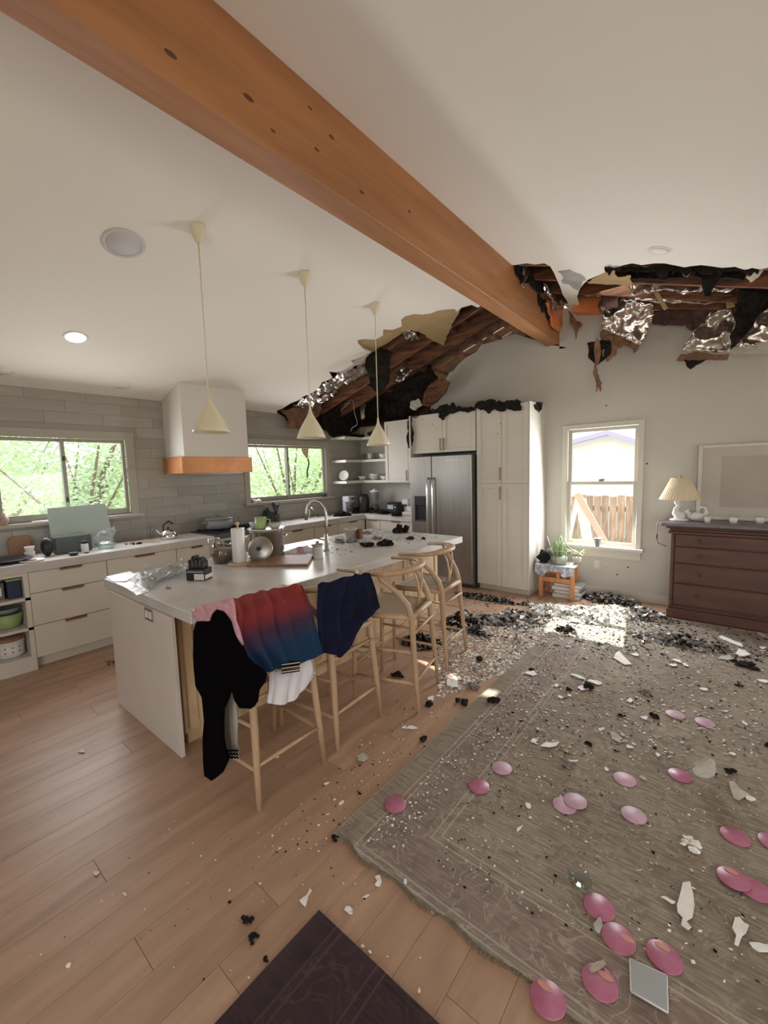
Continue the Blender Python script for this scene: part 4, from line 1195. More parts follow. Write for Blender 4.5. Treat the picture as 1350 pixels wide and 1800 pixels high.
# ------------------------------------------------------------------ things on the island
ZI = .94
FP = lambda x, y: dict(pl=((-.637, .771, 0), -.637*x+.771*y))
def cyl_thing(name, loc, label, cat, parts, group=None):
    t = thing(name, label, cat, loc, group)
    for nm, prof, m in parts: MB().lathe(prof, loc, 24).obj(nm, m, t)
    return t
c = at(351, 1018, z=ZI)
t = thing('black_box', 'black carton with a white label, lower of the two stacked on the island', 'box', (c.x, c.y, ZI))
RM = Matrix.Translation((c.x, c.y, ZI)) @ Matrix.Rotation(.55, 4, 'Z')
MB().box(-.072, .072, -.05, .05, 0, .085, .003, M=RM).obj('carton', M_black, t)
MB().box(-.01, .066, -.0515, -.0495, .006, .05, M=RM).box(.04, .0735, -.045, .045, .012, .04, M=RM).obj('label_sticker', M_cer, t)
MB().box(-.064, .064, -.0512, -.0495, .058, .072, M=RM).obj('print_band', M_drum, t)
t = thing('black_gadget', 'black ridged gadget stacked on the black carton on the island', 'gadget', (c.x, c.y, ZI+.085))
MB().box(-.06, .055, -.045, .04, .085, .14, .008, M=RM).box(-.04, -.005, -.03, .03, .14, .175, .006, M=RM).box(.01, .045, -.035, .02, .14, .165, .006, M=RM).obj('body', M_black, t)
for k in range(4): MB().box(-.055+k*.028, -.043+k*.028, -.048, .043, .10, .150, .003, M=RM).obj('ridge', M_dark, t)
MB().lathe([(0, 0), (.014, 0), (.014, .012), (0, .012)], RM @ Vector((-.075, .01, .085)), 12).obj('dial', M_chrome, t)
b = MB(); pxsheet(b, [(245,1008),(258,1003),(285,999),(322,987),(330,995),(322,1006),(296,1012),(276,1020),(262,1028),(252,1024)], dict(z=ZI+.035), th=.002, crumple=.06, seed=3, amp=.04, freq=16, step=.022)
based(b, 'plastic_bag', M_plast, (-3.3, 1.35, ZI), 'crumpled clear plastic bag left of the black carton on the island', 'bag')
for i, (q, lb, mm) in enumerate((([(186,1014),(228,1004),(240,1010),(222,1022),(200,1022)], 'white paper sheet on the island\'s near left corner', M_cer), ([(232,1012),(244,1018),(238,1026),(228,1020)], 'small green-grey card between the papers on the island', M_drum), ([(205,1026),(235,1022),(262,1040),(240,1046)], 'white paper sheet at the island\'s near edge', M_quartz))):
    b = MB(); pxsheet(b, q, dict(z=ZI+.004), th=.002, crumple=.004, seed=i, amp=.02, depth=1); based(b, 'paper_sheet', mm, tuple(at(*q[0], z=ZI)), lb, 'paper')
c = at(296, 1034, z=ZI); t = MB().box(c.x-.03, c.x+.03, c.y-.006, c.y+.006, ZI+.001, ZI+.012, .002).box(c.x-.005, c.x+.01, c.y-.015, c.y+.016, ZI+.001, ZI+.009, .002); based(t, 'key_fob', M_drum, (c.x, c.y, ZI), 'small grey key fob lying in front of the black carton', 'key')
# paper towel
c = at(416, 993, z=ZI); c = (c.x, c.y+.03, ZI)
t = thing('paper_towel_holder', 'round wooden paper towel holder on the island', 'holder', c)
MB().lathe([(0, 0), (.095, 0), (.098, .008), (.095, .018), (.02, .02), (0, .02)], c, 28).obj('base', M_oak, t)
MB().lathe([(.008, .02), (.008, .33), (.014, .335), (.016, .35), (0, .36)], c, 12).obj('post', M_oak, t)
t = thing('paper_towel_roll', 'white paper towel roll standing on the wooden holder', 'paper towel', (c[0], c[1], ZI+.02))
MB().lathe([(.020, .022), (.054, .022), (.055, .03), (.055, .30), (.053, .305), (.020, .305)], c, 28).obj('paper', M_cer, t)
# glass storage jar with bail
c = at(383, 990, z=ZI); c = (c.x, c.y+.05, ZI)
t = thing('glass_jar', 'wide glass jar with steel frame left of the paper towels', 'jar', c)
MB().lathe([(0, 0), (.08, 0), (.10, .02), (.105, .08), (.085, .145), (.08, .16), (.075, .16), (.08, .14), (.099, .08), (.094, .025), (0, .01)], c, 28).obj('glass', M_thin, t)
MB().lathe([(0, .012), (.09, .025), (.095, .075), (.085, .12), (0, .12)], c, 24).obj('contents', M_brownw, t)
fr = MB(); a0_ = at(362, 952, **FP(c[0], c[1])); a1_ = at(384, 945, **FP(c[0], c[1]))
fr.tube([(c[0]-.11, c[1]-.05, ZI), (c[0]-.115, c[1]-.06, ZI+.20), (c[0]-.045, c[1]+.0, ZI+.21), (c[0]-.04, c[1]+.0, ZI+.17)], .005, 6)
fr.tube([(c[0]+.07, c[1]+.06, ZI+.0), (c[0]+.075, c[1]+.065, ZI+.15), (c[0]-.04, c[1]-.02, ZI+.165)], .005, 6)
fr.obj('bail', M_chrome, t)
# steel stock pot and things on it
c = (-3.24, 2.24, ZI)
t = thing('stock_pot', 'large stainless stock pot behind the paper towels on the island', 'pot', c)
MB().lathe([(0, 0), (.135, 0), (.145, .01), (.145, .235), (.152, .24), (.152, .245), (.138, .245), (.135, .02), (0, .01)], c, 36).obj('body', M_steel, t)
for s_ in (-1, 1):
    d = Vector((.77, .64, 0))*s_; p = Vector((-.64, .77, 0)); q0 = Vector(c)+d*.145+Vector((0, 0, .19))
    MB().tube([q0+p*.04, q0+d*.035+p*.035, q0+d*.035-p*.035, q0-p*.04], .006, 8).obj('handle', M_chrome, t)
cyl_thing('serving_tray', (c[0], c[1], ZI+.247), 'round pale tray set on top of the stock pot', 'tray', [('plate', [(0, 0), (.14, 0), (.165, .012), (.165, .018), (.138, .008), (0, .006)], M_quartz)])
z_ = ZI+.256
m_ = (c[0]-.035, c[1]-.03, z_)
t = cyl_thing('green_mug', m_, 'green square-sided mug on the tray above the stock pot', 'mug', [('cup', [(0, 0), (.042, 0), (.048, .01), (.052, .105), (.047, .105), (.043, .012), (0, .012)], M_green)])
d = Vector((.77, .64, 0)); q0 = Vector(m_)+d*.05
MB().tube([q0+Vector((0, 0, .09)), q0+d*.035+Vector((0, 0, .08)), q0+d*.035+Vector((0, 0, .04)), q0+Vector((0, 0, .025))], .006, 8).obj('handle', M_green, t)
cyl_thing('beige_bowl', (c[0]+.055, c[1]+.055, z_), 'beige bowl right of the green mug on the tray', 'bowl', [('bowl', [(0, 0), (.035, 0), (.06, .05), (.055, .05), (.032, .006), (0, .006)], M_gypg)])
cyl_thing('pale_bowl', (c[0]-.11, c[1]-.045, z_), 'pale blue bowl left of the green mug on the tray', 'bowl', [('bowl', [(0, 0), (.03, 0), (.048, .06), (.044, .06), (.027, .006), (0, .006)], mat('pale_blue_glaze', (.50, .58, .58), .3))])
# round lid leaning on the pot
lid = MB(); q0 = at(457, 955, **FP(-3.06, 2.06)); Mx = Vector((.55, -.80, .28)).normalized().to_track_quat('Z', 'Y').to_matrix()
lid.lathe([(0, .022), (.06, .018), (.105, .004), (.11, 0), (.108, -.004), (0, .014)], (q0.x, q0.y, ZI+.115), 32, Mx)
t = thing('pot_lid', 'round steel lid leaning against the stock pot', 'lid', (q0.x, q0.y, ZI)); lid.obj('disc', M_steel, t)
MB().lathe([(.006, .02), (.008, .035), (.018, .04), (.018, .048), (0, .05)], (q0.x, q0.y, ZI+.115), 14, Mx).obj('knob', M_black, t)
for (px, py, r_, h_, nm, mm, lb, ct) in ((444, 985, .028, .045, 'steel_cup', M_chrome, 'small shiny steel cup between the paper towels and the cutting board', 'cup'), (492, 978, .045, .10, 'glass_tumbler', M_thin, 'clear glass tumbler at the right side of the stock pot', 'glass'), (528, 972, .032, .055, 'pink_candle_jar', M_pinkc, 'pink jar on the papers behind the cutting board', 'jar'), (402, 975, .045, .13, 'dark_canister', M_dark, 'dark canister behind the glass jar on the island', 'canister')):
    c = at(px, py, z=ZI)
    cyl_thing(nm, (c.x, c.y, ZI), lb, ct, [('body', [(0, 0), (r_*.9, 0), (r_, h_*.1), (r_, h_), (r_*.9, h_), (r_*.88, h_*.12), (0, h_*.1)], mm)])
q = [at(a, c_, z=ZI+.001) for a, c_ in ((434, 997), (541, 996), (551, 979), (452, 981))]
b = MB().prism(q, (0, 0, .022)); cbd = based(b, 'cutting_board', M_brownw, tuple(q[0]), 'brown wooden cutting board on the island behind the stools', 'cutting board')
b = MB(); pxsheet(b, [(492,972),(540,958),(556,966),(552,976),(510,980)], dict(z=ZI+.006), th=.002, crumple=.01, seed=9, amp=.03); based(b, 'newspaper', mat('newsprint', (.52, .45, .43), .9, var=.5, vs=30), tuple(at(520, 970, z=ZI)), 'crumpled newspaper sheets behind the cutting board', 'paper')
c = at(559, 981, z=ZI)
t = cyl_thing('ribbed_canister', (c.x, c.y, ZI), 'pale ribbed canister beside the island faucet', 'canister', [('body', [(0, 0), (.045, 0)]+sum([[(.048, .01+.014*k), (.043, .017+.014*k)] for k in range(7)], [])+[(.04, .112), (0, .114)], M_quartz), ('lid', [(.052, .112), (.055, .118), (.05, .126), (.015, .13), (.013, .15), (0, .152)], M_steel)])
# faucet
fx, fy = at(574, 968, z=ZI).x, at(574, 968, z=ZI).y
t = thing('island_faucet', 'tall gooseneck faucet in burnished metal on the island', 'faucet', (fx, fy, ZI))
FPl = FP(fx, fy)
MB().lathe([(.0, 0), (.032, 0), (.032, .008), (.02, .015), (.019, .16), (.014, .17), (0, .17)], (fx, fy, ZI), 18).obj('base', M_brass, t)
P_ = [Vector((fx, fy, ZI+.16))]+[at(a, b_, **FPl) for a, b_ in ((574,925),(573,905),(570,892),(563,883),(555,880),(547,882),(541,890),(539,902),(538,914))]
MB().tube(P_, [.014]*8+[.015, .016], 12).obj('spout', M_brass, t)
MB().tube([(fx, fy, ZI+.10), (fx-.05, fy-.035, ZI+.115), (fx-.09, fy-.07, ZI+.13)], [.008, .007, .006], 8).obj('lever', M_brass, t)
c = at(617, 947, z=ZI)
cyl_thing('herb_pot', (c.x, c.y, ZI), 'pale green pot among the char on the far end of the island', 'pot', [('body', [(0, 0), (.05, 0), (.07, .10), (.078, .102), (.078, .115), (.066, .115), (.05, .01), (0, .01)], M_gypg)])
c = at(632, 947, z=ZI); t = MB().box(c.x-.03, c.x+.03, c.y-.03, c.y+.03, ZI, ZI+.11, .008); based(t, 'brown_block', mat('rusty_brown', (.16, .06, .03), .8), (c.x, c.y, ZI), 'dark red-brown block beside the pale green pot on the island', 'block')
def lump(px, py, wpx, seed, label, m=None, z=ZI, n=9, flat=.5, name='charred_lump', cat='debris', group=None):
    c = at(px, py, z=z); rr_ = random.Random(seed)
    dist = (c-CO).length; w_ = wpx/CF*dist/2
    b = MB()
    for k in range(n):
        a = rr_.uniform(0, 6.28); q = rr_.uniform(0, .75)*w_
        s_ = w_*rr_.uniform(.25, .5)
        b.rock((c.x+cos(a)*q*1.0, c.y+sin(a)*q*.8, z+s_*flat*.5+rr_.uniform(0, .5)*w_*flat*(1-q/w_)), s_, seed*13+k, 1, .45, (1, 1, flat*1.2))
    for i, q in enumerate(b.v):
        if q[2] < z+.0005: b.v[i] = (q[0], q[1], z+.0005)
    return based(b, name, m or M_char, (c.x, c.y, z), label, cat, group)
for k, (px, py, wp, lb, mm) in enumerate(((595, 954, 20, 'charred lump beside the faucet end of the char row on the island', M_ash), (620, 953, 22, 'flat charred strip in front of the pale green pot', M_ash), (648, 960, 24, 'broad charred lump nearest the stools in the middle of the island', M_char), (663, 948, 16, 'small charred lump behind the broad one on the island', M_ash), (677, 959, 28, 'long flat charred scrap on the island right of the broad lump', M_char), (703, 936, 28, 'tallest black lump at the island\'s far edge', M_char), (721, 948, 16, 'flat black scrap near the island\'s far right corner', M_char), (746, 948, 10, 'tiny black crumb nearest the island\'s far right corner', M_char), (645, 938, 14, 'small brown scrap between the green pot and the tallest lump', M_ash))):
    lump(px, py, wp*1.25, 40+k, lb, mm, flat=.95 if k == 5 else .6)
def crumbs(name, label, quad, z, n, sz, mats, seed, kindstuff=True, cat='debris', dens=None):
    """tiny uncountable crumbs scattered over a region given by its picture corners"""
    rr_ = random.Random(seed); Q = [at(a, b_, z=z) for a, b_ in quad]
    b = MB()
    for k in range(n):
        u, v = rr_.random(), rr_.random()
        if dens: u, v = dens(u, v)
        p = (Q[0]*(1-u)+Q[1]*u)*(1-v)+(Q[3]*(1-u)+Q[2]*u)*v
        s_ = sz*rr_.uniform(.3, 1)**2.2; a = rr_.uniform(0, 6.28)
        d1 = Vector((cos(a), sin(a), 0))*s_; d2 = Vector((-sin(a), cos(a), 0))*s_*rr_.uniform(.3, .9); h = Vector((0, 0, s_*rr_.uniform(.12, .5)+.0008))
        c = Vector((p.x, p.y, z+.0006)); b.cur = rr_.randrange(len(mats))
        b.add([c-d1, c+d2*rr_.uniform(.6, 1.2), c+d1, c-d2, c+h+d1*rr_.uniform(-.4, .4)], [(0, 1, 4), (1, 2, 4), (2, 3, 4), (3, 0, 4), (3, 2, 1, 0)])
    o = b.obj(name, mats, None, off=Q[0]); o.location = Q[0]
    return setp(o, label, cat, None, 'stuff')
crumbs('soot_crumbs', 'fine soot crumbs scattered over the far half of the island top', [(520, 990), (780, 944), (660, 930), (580, 945)], ZI, 600, .016, [M_char, M_ash, M_ash], 5)
crumbs('soot_crumbs', 'fine soot crumbs scattered on the worktop along the kitchen corner', [(500, 915), (636, 902), (720, 900), (640, 888)], ZC, 800, .035, [M_char, M_char, M_ash], 6)

# ------------------------------------------------------------------ things on the left worktop
def cpt(px, x=-5.1, z=ZC): 
    c = at(px, 950, x=x); return (x, c.y, z)
y_a, y_b = at(88, 940, x=-5.22).y, at(196, 940, x=-5.22).y
b = MB(); b.prism([(-5.16, y_a, ZC+.001), (-5.16, y_b, ZC+.001), (-5.30, y_b-.01, 1.415), (-5.30, y_a+.01, 1.405)], (.008, 0, .002))
based(b, 'pale_green_panel', mat('pale_green_glass_panel', (.36, .42, .38), .18, var=.06), (-5.2, (y_a+y_b)/2, ZC), 'large pale green rectangular panel leaning in front of the left window', 'panel')
b = MB().box(-5.13, -5.02, at(94, 950, x=-5.05).y, at(160, 950, x=-5.05).y, ZC, ZC+.17, .01); based(b, 'dark_tray_box', mat('dark_grey_green', (.085, .10, .095), .35), (-5.08, 1.25, ZC), 'dark grey-green box standing before the pale green panel', 'box')
c = cpt(81, -5.02); b = MB().rock((c[0], c[1], ZC+.088), .09, 2, 3, .01, (.62, .55, 1.0), True)
for i, q in enumerate(b.v):
    if q[2] < ZC: b.v[i] = (q[0], q[1], ZC)
based(b, 'oval_speaker', M_black, (c[0], c[1], ZC), 'black oval speaker left of the pale green panel', 'speaker')
b = MB(); ya, yb_ = at(14, 950, x=-5.30).y, at(58, 950, x=-5.30).y
pts = []
for k in range(24):
    a = k/24*2*pi; ex = .5; cx = abs(cos(a))**ex*(1 if cos(a) > 0 else -1); sx = abs(sin(a))**ex*(1 if sin(a) > 0 else -1)
    pts.append((-5.335+.02*0, (ya+yb_)/2+cx*(yb_-ya)/2, ZC+.095+sx*.094))
b.prism(pts, (.018, 0, 0)); based(b, 'serving_board', M_brownw, (-5.32, (ya+yb_)/2, ZC), 'brown rounded serving board leaning on the tiles at far left', 'board')
c = cpt(50, -5.12)
for k, (dz, r_) in enumerate(((0, .042), (.052, .04))):
    cyl_thing('white_mug', (c[0], c[1], ZC+dz), ('lower' if k == 0 else 'upper')+' white cup of the stack in front of the brown board', 'mug', [('cup', [(0, 0), (r_*.75, 0), (r_, .05), (r_*.92, .05), (r_*.7, .005), (0, .005)], M_gyp)], 'stacked white cups')
c = cpt(5, -4.98); cyl_thing('black_platter', (c[0], c[1], ZC), 'black shallow platter at the photo\'s left edge on the worktop', 'platter', [('dish', [(0, 0), (.13, 0), (.19, .03), (.185, .034), (.12, .006), (0, .006)], M_black)])
c = cpt(52, -4.83); t = cyl_thing('small_white_dish', (c[0], c[1], ZC), 'small white dish with brown bits near the worktop\'s front edge', 'dish', [('dish', [(0, 0), (.07, 0), (.095, .016), (.09, .018), (.06, .005), (0, .005)], M_gyp), ('bits', [(0, .02), (.03, .018), (.035, .006)], M_brownw)])
c = cpt(148, -4.92); t = cyl_thing('white_jar', (c[0], c[1], ZC), 'white jar with a black cap in front of the pale green panel', 'jar', [('body', [(0, 0), (.028, 0), (.031, .01), (.031, .08), (.022, .095), (0, .095)], M_cer), ('cap', [(.026, .09), (.026, .115), (0, .117)], M_black)])
c = cpt(127, -4.84); cyl_thing('black_bowl', (c[0], c[1], ZC), 'small black bowl near the worktop\'s front edge before the panel', 'bowl', [('bowl', [(0, 0), (.028, 0), (.045, .028), (.041, .028), (.025, .005), (0, .005)], M_black)])
c = cpt(150, -4.85); cyl_thing('jar_cap', (c[0], c[1], ZC), 'small dark cap lying right of the black bowl', 'cap', [('cap', [(0, 0), (.02, 0), (.02, .01), (0, .012)], M_black)])
c = cpt(186, -5.0); t = MB().lathe([(0, 0), (.07, 0), (.10, .06), (.098, .062), (.068, .004), (0, .004)], (c[0], c[1], ZC), 24); o = based(t, 'glass_dish', M_thin, (c[0], c[1], ZC), 'clear glass dish right of the white jar', 'dish')
b = MB(); pxsheet(b, [(165,945),(180,932),(202,926),(206,934),(190,952),(170,956)], dict(x=-4.99), th=.002, crumple=.05, seed=31, amp=.05, freq=20); based(b, 'plastic_film', M_plast, (c[0], c[1], ZC+.06), 'crumpled clear film heaped over the glass dish', 'wrap')
for k, (px, xx, s_, mm, lb) in enumerate(((228, -5.05, .035, M_brownw, 'brown crumb cluster on the worktop between the glass dish and wooden spoons'), (240, -5.0, .03, M_char, 'small dark lump beside the brown cluster'))):
    c = cpt(px, xx); b = MB()
    for j in range(5): b.rock((c[0]+R.uniform(-.03, .03), c[1]+R.uniform(-.04, .04), ZC+s_*.3), s_*.55, j+k*9, 1, .3, (1, 1, .6))
    based(b, 'food_scraps', mm, (c[0], c[1], ZC), lb, 'scraps')
for k in range(3):
    c = cpt(256+k*8, -5.05+.05*k); b = MB().tube([(c[0], c[1]-.07, ZC+.012+.008*k), (c[0]+.02, c[1]+.02, ZC+.016+.008*k), (c[0]+.03, c[1]+.07, ZC+.018+.008*k)], [.012, .009, .016], 8, flat=.6)
    based(b, 'wooden_spoon', mat('honey_wood', (.56, .36, .16), .5), (c[0], c[1], ZC), ['leftmost honey-coloured wooden spoon in the little pile left of the kettle', 'middle honey-coloured wooden spoon in the pile left of the kettle', 'honey-coloured wooden spoon nearest the kettle'][k], 'spoon', 'wooden spoons left of the kettle')
for k in range(2):
    c = cpt(262+k*6, -5.25); cyl_thing('slim_bottle', (c[0], c[1], ZC), ('taller' if k == 0 else 'shorter')+' slim clear bottle behind the wooden spoons', 'bottle', [('glass', [(0, 0), (.022, 0), (.024, .01), (.024, .12), (.009, .17), (.008, .24-.05*k), (0, .24-.05*k)], M_thin)], 'slim bottles')
# kettle
c = cpt(297, -5.06)
t = thing('kettle', 'shiny steel kettle with a black curved handle beside the range', 'kettle', c)
MB().lathe([(0, 0), (.085, 0), (.095, .015), (.088, .06), (.06, .10), (.03, .115), (0, .118)], c, 30).obj('body', M_chrome, t)
MB().lathe([(.012, .115), (.014, .135), (0, .14)], c, 14).obj('lid_knob', M_black, t)
MB().tube([(c[0], c[1]-.055, ZC+.10), (c[0], c[1]-.05, ZC+.17), (c[0], c[1]+.01, ZC+.205), (c[0], c[1]+.06, ZC+.17)], [.008, .011, .012, .010], 8).obj('handle', M_black, t)
MB().tube([(c[0], c[1]-.07, ZC+.06), (c[0]+.01, c[1]-.12, ZC+.10), (c[0]+.01, c[1]-.135, ZC+.12)], [.018, .012, .010], 10).obj('spout', M_chrome, t)
c = (-5.12, 2.83, 1.005)
t = thing('dutch_oven', 'grey enamelled oval pot with lid on the range', 'pot', c)
M2 = Matrix.Diagonal((.85, 1.15, 1))
MB().lathe([(0, 0), (.13, 0), (.15, .02), (.158, .12), (.15, .12), (.14, .02), (0, .01)], c, 36, M2).obj('body', M_drum, t)
MB().lathe([(.164, .118), (.166, .13), (.12, .145), (.03, .152), (0, .152)], c, 36, M2).obj('lid', M_drum, t)
MB().lathe([(.01, .15), (.012, .165), (.022, .172), (.02, .182), (0, .184)], c, 16).obj('knob', M_steel, t)
for s_ in (-1, 1): MB().tube([(c[0]-.04, c[1]+s_*.175, c[2]+.09), (c[0]-.03, c[1]+s_*.215, c[2]+.095), (c[0]+.03, c[1]+s_*.215, c[2]+.095), (c[0]+.04, c[1]+s_*.175, c[2]+.09)], .009, 8).obj('handle', M_drum, t)
c = at(4, 905, x=-5.30)
cyl_thing('sill_vase', (-5.315, c.y, 1.276), 'mottled pink-brown vase on the left window sill at the photo\'s edge', 'vase', [('body', [(0, 0), (.025, 0), (.042, .03), (.046, .06), (.028, .10), (.03, .115), (.024, .115), (.02, .1), (0, .02)], mat('mottled_glaze', (.48, .34, .28), .5, var=.4, vs=25))])
t = MB().tube([(-5.33, .98, 1.284), (-5.31, 1.06, 1.285), (-5.33, 1.12, 1.284)], .007, 6); based(t, 'sill_trinket', M_gyp, (-5.32, 1.05, 1.277), 'small pale trinket lying on the left window sill', 'trinket')
# knife block by the range
c = (-5.16, 3.60, ZC)
t = thing('knife_block', 'black knife block with knives on the worktop right of the range', 'knife block', c)
MB().prism([(c[0]-.06, c[1]-.09, ZC), (c[0]-.06, c[1]+.08, ZC), (c[0]-.06, c[1]+.10, ZC+.15), (c[0]-.06, c[1]-.02, ZC+.20)], (.12, 0, 0)).obj('block', M_black, t)
for k in range(5): MB().tube([(c[0]-.04+.02*k, c[1]+.0+.015*(k % 3), ZC+.17), (c[0]-.04+.02*k, c[1]-.02+.015*(k % 3), ZC+.24+.02*(k % 2))], .010, 8, flat=.6).obj('knife_handle', M_dark, t)
c = (-5.2, 3.42, 1.0)
t = thing('utensil_crock', 'dark utensil crock with black utensils right of the range', 'crock', (-5.2, 3.78, ZC))
MB().lathe([(0, 0), (.05, 0), (.055, .13), (.048, .13), (.044, .01), (0, .01)], (-5.2, 3.78, ZC), 20).obj('crock', M_dark, t)
for k in range(5):
    a = k*1.3; MB().tube([(-5.2, 3.78, ZC+.08), (-5.2+.03*cos(a), 3.78+.03*sin(a), ZC+.2), (-5.2+.045*cos(a), 3.78+.05*sin(a), ZC+.27+.01*k)], [.005, .005, .016], 6).obj('utensil', M_black, t)
b = MB()
for k in range(7): b.rock((-5.32+R.uniform(-.01, .01), 3.50+k*.016, 1.30+R.uniform(0, .04)), .022, k, 1, .3)
based(b, 'shell_cluster', M_gyp, (-5.32, 3.55, 1.277), 'cluster of pale shells on the small window\'s sill beside the hood', 'shells')
b = MB()
for k in range(8): b.rock((-5.31, 4.84+R.uniform(-.05, .05), 1.30+R.uniform(-.01, .03)), .022, k+20, 1, .4)
based(b, 'wilted_plant', mat('dark_wilted_green', (.03, .05, .03), .9), (-5.31, 4.84, 1.277), 'dark wilted plant clump at the right end of the small window sill', 'plant')
# sink and second faucet at the window
t = thing('sink_faucet', 'small chrome faucet and bowl by the sunlit worktop under the small window', 'faucet', (-5.2, 4.42, ZC))
MB().tube([(-5.2, 4.42, ZC), (-5.2, 4.42, ZC+.13), (-5.16, 4.42, ZC+.17), (-5.09, 4.42, ZC+.14)], .012, 10).obj('spout', M_chrome, t)
b = MB(); pxsheet(b, [(468,901),(505,893),(540,889),(552,897),(540,906),(500,912)], dict(z=ZC+.002), th=.004, crumple=.003, seed=12, amp=.03); based(b, 'white_towel', M_quartz, (-5.0, 4.2, ZC), 'flat white towel on the worktop below the small window', 'towel')
for k, (px, py, wp) in enumerate(((500, 906, 9), (536, 905, 16), (552, 900, 12), (520, 897, 12))): lump(px, py, wp, 80+k, ['small black crumb on the sunlit worktop left of the gooseneck', 'charred scrap seen through the gooseneck faucet', 'charred scrap just right of the gooseneck on the window worktop', 'pale-grey scrap behind the gooseneck faucet'][k], [M_char, M_char, M_char, M_ash][k], z=ZC, n=5)
# ------------------------------------------------------------------ corner appliances and shelf contents
def applx(px, yv, z=ZC):
    c = at(px, 885, y=yv); return c.x
c = (-5.10, 5.24, ZC)
t = thing('coffee_maker', 'white and silver coffee maker in the kitchen corner', 'coffee maker', c)
MB().box(c[0]-.09, c[0]+.04, c[1]-.09, c[1]+.09, ZC, ZC+.03, .006).box(c[0]-.09, c[0]-.02, c[1]-.08, c[1]+.08, ZC+.03, ZC+.30, .01).box(c[0]-.09, c[0]+.06, c[1]-.085, c[1]+.085, ZC+.20, ZC+.30, .012).obj('housing', mat('pale_lilac_plastic', (.62, .62, .70), .3), t)
MB().lathe([(0, 0), (.045, 0), (.055, .07), (.045, .11), (.04, .11), (0, .01)], (c[0]+.02, c[1], ZC+.032), 18).obj('carafe', M_dark, t)
MB().box(c[0]+.062, c[0]+.066, c[1]-.06, c[1]+.06, ZC+.225, ZC+.28).obj('front_plate', M_chrome, t)
c = (-4.95, 5.45, ZC)
b = MB().lathe([(0, 0), (.085, 0), (.10, .04), (.10, .26), (.07, .32), (0, .33)], c, 24); based(b, 'dark_urn', M_black, c, 'tall black rounded appliance behind the coffee maker', 'appliance')
c = (-4.78, 5.55, ZC)
t = thing('blender', 'blender with a clear jar on a white base in the kitchen corner', 'blender', c)
MB().lathe([(0, 0), (.085, 0), (.09, .02), (.07, .12), (.06, .13), (0, .13)], c, 20).obj('base', M_dark, t)
MB().lathe([(.05, .13), (.075, .33), (.078, .36), (.070, .36), (.045, .14)], c, 20).obj('jar', M_plast, t)
MB().lathe([(.08, .355), (.082, .38), (.03, .39), (.03, .41), (0, .41)], c, 20).obj('lid', M_cer, t)
c = (-4.32, 5.55, ZC)
t = thing('toaster_oven', 'black toaster with a pale front plate on the sooty back worktop', 'toaster', c)
MB().box(c[0]-.13, c[0]+.10, c[1]-.10, c[1]+.12, ZC+.012, ZC+.19, .02).obj('body', M_black, t)
MB().box(c[0]-.10, c[0]+.02, c[1]-.104, c[1]-.098, ZC+.08, ZC+.15, .002).obj('front_plate', mat('pale_screen', (.45, .52, .58), .2), t)
MB().box(c[0]+.05, c[0]+.08, c[1]-.115, c[1]-.10, ZC+.10, ZC+.13, .003).obj('lever', M_chrome, t)
for sx in (-.11, .08):
    for sy in (-.08, .1): MB().box(c[0]+sx-.01, c[0]+sx+.01, c[1]+sy-.01, c[1]+sy+.01, ZC, ZC+.012).obj('foot', M_dark, t)
c = (-3.98, 5.52, ZC)
t = thing('espresso_machine', 'white espresso machine beside the refrigerator panel', 'coffee machine', c)
MB().box(c[0]-.10, c[0]+.12, c[1]-.13, c[1]+.12, ZC, ZC+.05, .008).box(c[0]-.10, c[0]-.0, c[1]+.0, c[1]+.12, ZC+.05, ZC+.24, .008).box(c[0]-.11, c[0]+.02, c[1]-.12, c[1]+.12, ZC+.17, ZC+.25, .014).obj('housing', M_cer, t)
MB().lathe([(0, 0), (.032, 0), (.034, .03), (0, .03)], (c[0]-.045, c[1]-.05, ZC+.14), 16).obj('group_head', M_chrome, t)
MB().tube([(c[0]-.045, c[1]-.06, ZC+.155), (c[0]-.03, c[1]-.17, ZC+.15)], .012, 8).obj('portafilter', M_black, t)
lump(726, 897, 22, 91, 'black charred heap on the worktop against the refrigerator panel', M_char, z=ZC, n=8, flat=.6)
for k, (px, py, wp) in enumerate(((600, 902, 26), (622, 896, 26), (655, 896, 24), (676, 898, 22), (700, 902, 20))):
    c = at(px, py, z=ZC)
    if c.x < XL+.08 or c.y > YB-.08: 
        pass
    lump(px, py+5, wp*1.3, 95+k, ['charred heap in front of the coffee maker', 'charred heap right of the coffee maker in the corner', 'low charred heap on the worktop left of the toaster', 'low charred heap in front of the toaster', 'low charred scrap in front of the espresso machine'][k], M_char, z=ZC, n=13, flat=.55)
# shelf contents
def dish(name, x, y, z, r, h, m, lb, ct='bowl'):
    cyl_thing(name, (x, y, z), lb, ct, [('body', [(0, 0), (r*.55, 0), (r, h), (r*.93, h), (r*.5, .006), (0, .006)], m)])
Zs1, Zs2, Zs3 = 1.527, 1.887, 2.277
b = MB().lathe([(0, .0), (.07, .004), (.09, .014), (.088, .016), (.065, .007), (0, .004)], (-5.20, 5.24, Zs1+.095), 28, Vector((.35, -.9, .25)).normalized().to_track_quat('Z', 'Y').to_matrix()); based(b, 'dinner_plate', M_cer, (-5.2, 5.24, Zs1), 'white plate standing on edge on the lowest corner shelf', 'plate')
dish('serving_bowl', -5.12, 5.62, Zs1, .085, .075, M_cer, 'small white bowl on the lowest corner shelf near the bend')
dish('serving_bowl', -4.86, 5.66, Zs1, .11, .075, M_gypg, 'wide greyish bowl in the middle of the lowest shelf')
dish('serving_bowl', -4.62, 5.66, Zs1, .10, .07, M_cer, 'wide white bowl at the right end of the lowest shelf')
